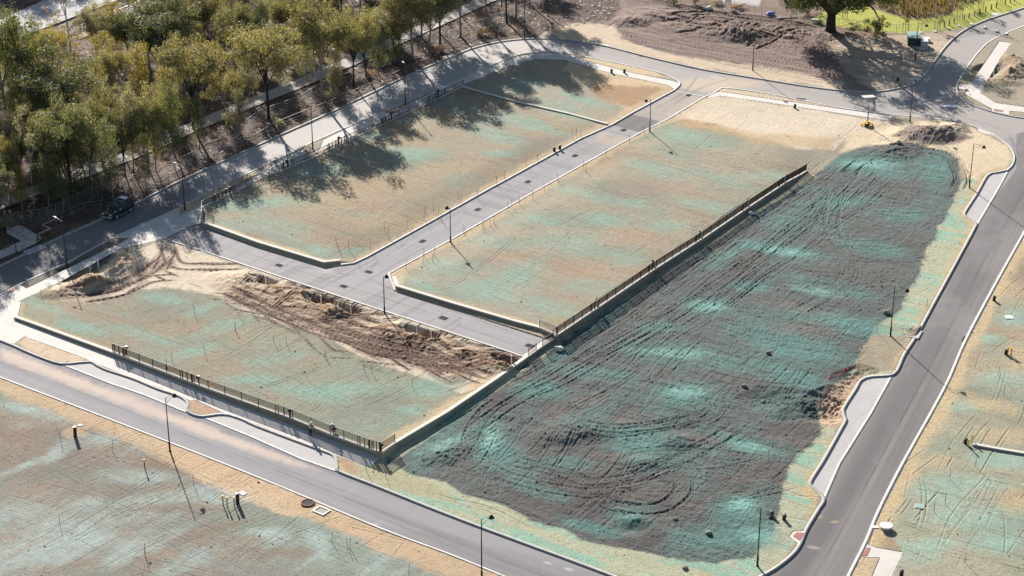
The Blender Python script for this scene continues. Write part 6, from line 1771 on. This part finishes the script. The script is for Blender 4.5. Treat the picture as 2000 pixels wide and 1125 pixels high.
for sx, sy in ((-.8, 0), (.65, 0), (0, -.7), (0, .7)):
    mb = MB(); mb.box(min(sx, sx * 1.25) - .05, max(sx, sx * 1.25) + .05, min(sy * .4, sy * 1.2) - .05, max(sy * .4, sy * 1.2) + .05, .2, .3); mb.box(sx * 1.25 - .1, sx * 1.25 + .1, sy * 1.2 - .12, sy * 1.2 + .12, -.05, .2); mb.build('outrigger', M['yellow'], e)
for sy in (-.55, .55):
    mb = MB(); mb.tube([(-.2, sy - .1, .3), (-.2, sy + .1, .3)], .3, 14); mb.build('wheel', M['black'], e)
mb = MB(); mb.tube([(0, 0, .6), (0, 0, hm * .5), (0, 0, hm * .505), (0, 0, hm - .5)], [.09, .085, .06, .05], 8); mb.build('mast', M['galvdark'], e)
mb = MB(); mb.box(-.95, .95, -.75, .75, hm - .06, hm + .02, Matrix.Rotation(math.radians(-6), 4, 'X')); sp_ = mb.build('solar_panel', M['lgrey'], e)
for sx in (-.35, .35):
    mb = MB(); mb.box(sx - .18, sx + .18, -.3, -.1, hm - .75, hm - .45); mb.build('floodlight', M['galv'], e)
mb = MB(); mb.tube([(0, 0, hm - .55), (0, 0, hm - .05)], .05, 6); mb.tube([(-.45, -.15, hm - .5), (.45, -.15, hm - .5)], .03, 6); mb.build('bracket', M['galvdark'], e)

# ---------------------------------------------------------------- the parked four-wheel drive
M['carpaint'] = mat('dark_blue_paint', (.012, .017, .03), .4, metal=.0, spec=.35); M['glass'] = mat('tinted_glass', (.02, .028, .03), .08, spec=.8); M['tyre'] = mat('tyre', (.02, .02, .02), .9); M['chrome'] = mat('chrome', (.6, .6, .62), .15, metal=1.0)
M['silver'] = mat('silver_trim', (.45, .47, .5), .35, metal=.6); M['lamp_clear'] = mat('lamp_clear', (.7, .72, .75), .15); M['lamp_red'] = mat('lamp_red', (.5, .02, .02), .3)
def loft(secs, mb):
    """secs: (x, [(y,z)...]) rings of equal length; mirrored across y"""
    n = len(secs[0][1]); V = []; F = []
    for x, r in secs: V += [(x, y, z) for y, z in r]
    for i in range(len(secs) - 1):
        for k in range(n): F.append((i * n + k, i * n + (k + 1) % n, (i + 1) * n + (k + 1) % n, (i + 1) * n + k))
    F.append(tuple(range(n))[::-1]); F.append(tuple((len(secs) - 1) * n + k for k in range(n)))
    mb.add(V, F)
def ringb(w, z0, z1, w2=None, c=.1):
    w2 = w2 or w * .94
    return [(-w, z0 + c), (-w + c, z0), (w - c, z0), (w, z0 + c), (w, z1 - c * 2), (w2, z1 - c * .3), (w2 - c, z1), (-w2 + c, z1), (-w2, z1 - c * .3), (-w, z1 - c * 2)]
fw = at(226.4, 427.6); rw_ = at(254.7, 412.3)
dirv = (fw - rw_).xy.normalized(); ang = math.atan2(dirv.y, dirv.x)
side = Vector((dirv.y, -dirv.x))      # from left flank toward the middle
mid = (fw + rw_) / 2; ctr = Vector((mid.x, mid.y, 0)) + Vector((side.x, side.y, 0)) * .8
ctr.z = float(Lz(ctr.x, ctr.y)) - .085
car = empty('parked_car', ctr, ang); tag(car, 'dark blue four-wheel drive with a bull bar parked at the forest kerb', 'car')
mb = MB(); loft([(-2.42, ringb(.86, .55, 1.15)), (-2.35, ringb(.92, .45, 1.22)), (-1.2, ringb(.96, .42, 1.24)), (.6, ringb(.96, .42, 1.24)), (.95, ringb(.96, .42, 1.22)), (1.2, ringb(.95, .45, 1.16)), (2.15, ringb(.92, .5, 1.08)), (2.35, ringb(.86, .55, .98)), (2.42, ringb(.8, .6, .9))], mb)
body = mb.build('body', M['carpaint'], car, False)
mb = MB(); loft([(-2.36, [(-.84, 1.22), (.84, 1.22), (.74, 1.25), (-.74, 1.25)]), (-2.18, [(-.86, 1.21), (.86, 1.21), (.70, 1.86), (-.70, 1.86)]), (-1.8, [(-.88, 1.21), (.88, 1.21), (.72, 1.94), (-.72, 1.94)]), (.1, [(-.88, 1.21), (.88, 1.21), (.72, 1.92), (-.72, 1.92)]), (.35, [(-.88, 1.21), (.88, 1.21), (.7, 1.86), (-.7, 1.86)]), (1.02, [(-.86, 1.18), (.86, 1.18), (.82, 1.21), (-.82, 1.21)])], mb)
cab = mb.build('cabin', M['carpaint'], car)
def quad(name, pts, m, par, th=.012, nrm=None):
    a, b_, c, d = [Vector(p) for p in pts]; nn = (b_ - a).cross(d - a).normalized() * th
    mb = MB(); mb.add([a, b_, c, d, a + nn, b_ + nn, c + nn, d + nn], [(0, 3, 2, 1), (4, 5, 6, 7), (0, 1, 5, 4), (1, 2, 6, 5), (2, 3, 7, 6), (3, 0, 4, 7)])
    return mb.build(name, m, par)
for s in (-1, 1):
    def yy(z): return s * (.88 - (z - 1.21) / .7 * .165)
    for (x0, x1, t0, t1) in ((-2.02, -1.35, -1.98, -1.35), (-1.25, -.42, -1.25, -.42), (-.34, .72, -.34, .3)):
        pts = [(x0, yy(1.27), 1.27), (x1, yy(1.27), 1.27), (t1, yy(1.8), 1.8), (t0, yy(1.8), 1.8)]
        quad('side_window', pts if s < 0 else pts[::-1], M['glass'], car)
    for x0, x1 in ((-1.3, -.4), (-.36, .62)):
        pts = [(x0, s * .965, .58), (x1, s * .965, .58), (x1, s * .965, 1.04), (x0, s * .965, 1.04)]
        d = quad('door', pts if s < 0 else pts[::-1], M['carpaint'], car)
        mb = MB(); mb.box(x0 + .05, x0 + .2, s * .985 - .015, s * .985 + .015, .98, 1.01); mb.build('handle', M['chrome'], d)
    mb = MB(); mb.box(.68, .86, min(s * .93, s * 1.16), max(s * .93, s * 1.16), 1.2, 1.38); mb.build('mirror', M['silver'], car)
    mb = MB(); mb.box(2.3, 2.44, s * .62 - .17, s * .62 + .17, .78, .95); mb.build('headlight', M['lamp_clear'], car)
    mb = MB(); mb.box(-2.46, -2.38, s * .78 - .07, s * .78 + .07, .75, 1.15); mb.build('tail_light', M['lamp_red'], car)
    mb = MB(); mb.box(-1.1, 1.0, s * .97 - .05, s * .97 + .06, .36, .43); mb.build('side_step', M['silver'], car)
    mb = MB(); mb.box(-1.7, .1, s * .62 - .02, s * .62 + .02, 1.97, 2.02); mb.build('roof_rail', M['silver'], car)
    for x in (1.5, -1.4):
        w = MB(); w.tube([(x, s * .68, .4), (x, s * .98, .4)], .4, 20); wt = w.build('wheel', M['tyre'], car)
        w = MB(); w.tube([(x, s * .96, .4), (x, s * .995, .4)], .24, 14); w.build('rim', M['silver'], wt)
quad('windscreen', [(.42, .66, 1.8), (.42, -.66, 1.8), (.98, -.76, 1.24), (.98, .76, 1.24)][::-1], M['glass'], car)
quad('rear_window', [(-2.22, .64, 1.8), (-2.22, -.64, 1.8), (-2.34, -.74, 1.32), (-2.34, .74, 1.32)], M['glass'], car)
mb = MB(); mb.box(2.42, 2.46, -.42, .42, .72, .92); mb.build('grille', M['black'], car)
mb = MB(); mb.box(2.4, 2.62, -.92, .92, .42, .62); mb.build('front_bumper', M['silver'], car)
mb = MB(); mb.tube([(2.62, -.7, .6), (2.66, -.62, 1.12), (2.66, 0, 1.15), (2.66, .62, 1.12), (2.62, .7, .6)], .04, 8); mb.build('bull_bar', M['chrome'], car)
mb = MB(); mb.box(-2.56, -2.4, -.9, .9, .42, .6); mb.build('rear_bumper', M['silver'], car)
for x in (-1.5, -.9, -.2):
    mb = MB(); mb.box(x - .03, x + .03, -.66, .66, 2.02, 2.05); mb.build('roof_bar', M['silver'], car)
mb = MB(); mb.box(-1.6, -.9, -.55, .55, 2.05, 2.13); mb.build('roof_load', M['white'], car)

# ---------------------------------------------------------------- the two workers
M['skin'] = mat('skin', (.42, .24, .17), .6); M['hivis'] = mat('hi_vis_yellow', (.75, .72, .05), .7); M['navy'] = mat('navy_cloth', (.02, .025, .05), .85); M['hat'] = mat('white_hard_hat', (.75, .78, .85), .3); M['boot'] = mat('brown_boot', (.06, .04, .03), .8)
def skin_mesh(name, J, E, m, parent):
    """J: name->(pos, radius); grows one continuous surface over the joints and bakes it"""
    keys = list(J); idx_ = {k: i for i, k in enumerate(keys)}
    me = bpy.data.meshes.new(name)
    me.from_pydata([J[k][0] for k in keys], [(idx_[a], idx_[b]) for a, b in E], [])
    ob = bpy.data.objects.new(name, me); COL.objects.link(ob)
    md = ob.modifiers.new('skin', 'SKIN'); md.use_smooth_shade = True
    if not me.skin_vertices: bpy.context.view_layer.update()
    sv = me.skin_vertices[0].data
    for i, k in enumerate(keys): sv[i].radius = (J[k][1], J[k][1]); sv[i].use_root = (i == 0)
    ob.modifiers.new('sub', 'SUBSURF').levels = 1
    ob.modifiers['sub'].render_levels = 1
    dg = bpy.context.evaluated_depsgraph_get()
    nm = bpy.data.meshes.new_from_object(ob.evaluated_get(dg))
    bpy.data.objects.remove(ob)
    nm.materials.clear(); nm.materials.append(m)
    o = bpy.data.objects.new(name, nm); o.parent = parent; COL.objects.link(o)
    return o
def hand_joints(J, E, wrist, side_, d, pre):
    d = Vector(d).normalized(); s = Vector((side_, 0, 0)); s = (s - d * s.dot(d)).normalized()
    w = Vector(wrist); pm = w + d * .06
    J[pre + 'palm'] = (pm, .028); E.append((pre + 'wrist', pre + 'palm'))
    for k, (off, L) in enumerate(((-.03, .07), (-.01, .08), (.01, .075), (.03, .06))):
        b0 = pm + d * .035 + s * off; J['%sf%da' % (pre, k)] = (b0, .010); J['%sf%db' % (pre, k)] = (b0 + d * L * .6 + Vector((0, 0, -.01)), .009); J['%sf%dc' % (pre, k)] = (b0 + d * L * .8 + Vector((0, 0, -.035)), .008)
        E += [(pre + 'palm', '%sf%da' % (pre, k)), ('%sf%da' % (pre, k), '%sf%db' % (pre, k)), ('%sf%db' % (pre, k), '%sf%dc' % (pre, k))]
    t0 = w + d * .03 - s * .04; J[pre + 't1'] = (t0, .011); J[pre + 't2'] = (t0 + d * .04 - s * .02, .009); E += [(pre + 'palm', pre + 't1'), (pre + 't1', pre + 't2')]
def worker(loc, rz, label, pose):
    root = empty('person', loc, rz); tag(root, label, 'person')
    V3 = Vector
    P = pose
    J = {}; E = []
    J['pelvis'] = (V3(P['pelvis']), .135); J['waist'] = (V3(P['waist']), .125); J['chest'] = (V3(P['chest']), .165); J['neck0'] = (V3(P['neck']), .07); J['head'] = (V3(P['head']), .095); J['crown'] = (V3(P['head']) + V3((0, 0, .08)), .08)
    E += [('pelvis', 'waist'), ('waist', 'chest'), ('chest', 'neck0'), ('neck0', 'head'), ('head', 'crown')]
    for s, n in ((-1, 'l'), (1, 'r')):
        J[n + 'hip'] = (V3(P['pelvis']) + V3((0, s * .1, -.05)), .095); J[n + 'knee'] = (V3(P[n + 'knee']), .062); J[n + 'ankle'] = (V3(P[n + 'ankle']), .042); J[n + 'toe'] = (V3(P[n + 'ankle']) + V3((.17, 0, -.05)), .04)
        E += [('pelvis', n + 'hip'), (n + 'hip', n + 'knee'), (n + 'knee', n + 'ankle'), (n + 'ankle', n + 'toe')]
        J[n + 'sh'] = (V3(P['chest']) + V3((0, s * .19, .09)), .062); J[n + 'el'] = (V3(P[n + 'el']), .042); J[n + 'wrist'] = (V3(P[n + 'wr']), .030)
        E += [('chest', n + 'sh'), (n + 'sh', n + 'el'), (n + 'el', n + 'wrist')]
        hand_joints(J, E, P[n + 'wr'], .001 + s, V3(P[n + 'wr']) - V3(P[n + 'el']), n)
    body_ = skin_mesh('body', J, E, M['skin'], root)
    # clothes follow the body
    def part(nm, keys, m, grow):
        JJ = {k: (J[k][0], J[k][1] + grow) for k in keys}
        EE = [(a, b) for a, b in E if a in JJ and b in JJ]
        return skin_mesh(nm, JJ, EE, m, root)
    part('trousers', ['pelvis', 'lhip', 'lknee', 'lankle', 'rhip', 'rknee', 'rankle'], M['navy'], .018)
    part('shirt', ['chest', 'waist', 'lsh', 'lel', 'rsh', 'rel'], M['navy'], .016)
    mb = MB(); c = V3(P['chest']); w = V3(P['waist'])
    J2 = {'a': (w + (c - w) * .1, .150), 'b': (c, .192), 'c': (c + (c - w) * .22, .13)}
    skin_mesh('hi_vis_vest', J2, [('a', 'b'), ('b', 'c')], M['hivis'], root)
    for n in 'lr':
        JJ = {'a': (J[n + 'ankle'][0], .055), 'b': (J[n + 'toe'][0], .052)}
        skin_mesh('boot', JJ, [('a', 'b')], M['boot'], root)
    h = V3(P['head'])
    mb = MB(); mb.lathe([(.165, .045), (.17, .06), (.135, .075), (.125, .13), (.09, .185), (.03, .21)], 16, tuple(h)); mb.build('hard_hat', M['hat'], root, True)
    mb = MB(); mb.tube([h + V3((.085, 0, .0)), h + V3((.115, 0, -.02))], [.018, .01], 6); mb.build('nose', M['skin'], root)
    for s in (-1, 1):
        mb = MB(); mb.lathe([(.004, -.012), (.014, 0), (.004, .012)], 8, tuple(h + V3((.088, s * .035, .02)))); mb.build('eye', M['black'], root)
        mb = MB(); mb.lathe([(.008, -.03), (.018, 0), (.008, .03)], 8, tuple(h + V3((0, s * .098, .0)))); mb.build('ear', M['skin'], root)
    mb = MB(); mb.box(.085, .094, -.025, .025, -.055, -.045, Matrix.Translation(h)); mb.build('mouth', M['redtape'], root)
stand = dict(pelvis=(0, 0, .95), waist=(.04, 0, 1.1), chest=(.14, 0, 1.34), neck=(.22, 0, 1.5), head=(.27, 0, 1.62), lknee=(.04, -.11, .5), rknee=(.0, .12, .5), lankle=(.02, -.12, .09), rankle=(-.1, .13, .09),
             lel=(.28, -.26, 1.18), rel=(.30, .25, 1.18), lwr=(.5, -.2, 1.08), rwr=(.52, .18, 1.08))
crouch = dict(pelvis=(-.12, 0, .5), waist=(-.04, 0, .64), chest=(.12, 0, .86), neck=(.22, 0, 1.0), head=(.3, 0, 1.1), lknee=(.32, -.15, .5), rknee=(.3, .16, .48), lankle=(.05, -.14, .09), rankle=(.0, .15, .09),
              lel=(.34, -.24, .72), rel=(.36, .24, .72), lwr=(.52, -.14, .56), rwr=(.54, .12, .56))
pw = at(606.5, 853.5)
worker((pw.x, pw.y, pw.z + .03), math.radians(55), 'worker in white hard hat and yellow vest standing on the footpath against the wall', stand)
pw = at(651, 849, 'mid'); pw2 = at(653, 845, 'mid')
worker((pw2.x, pw2.y, pw2.z), math.radians(235), 'worker in white hard hat crouching behind the fence on the raised lot', crouch)
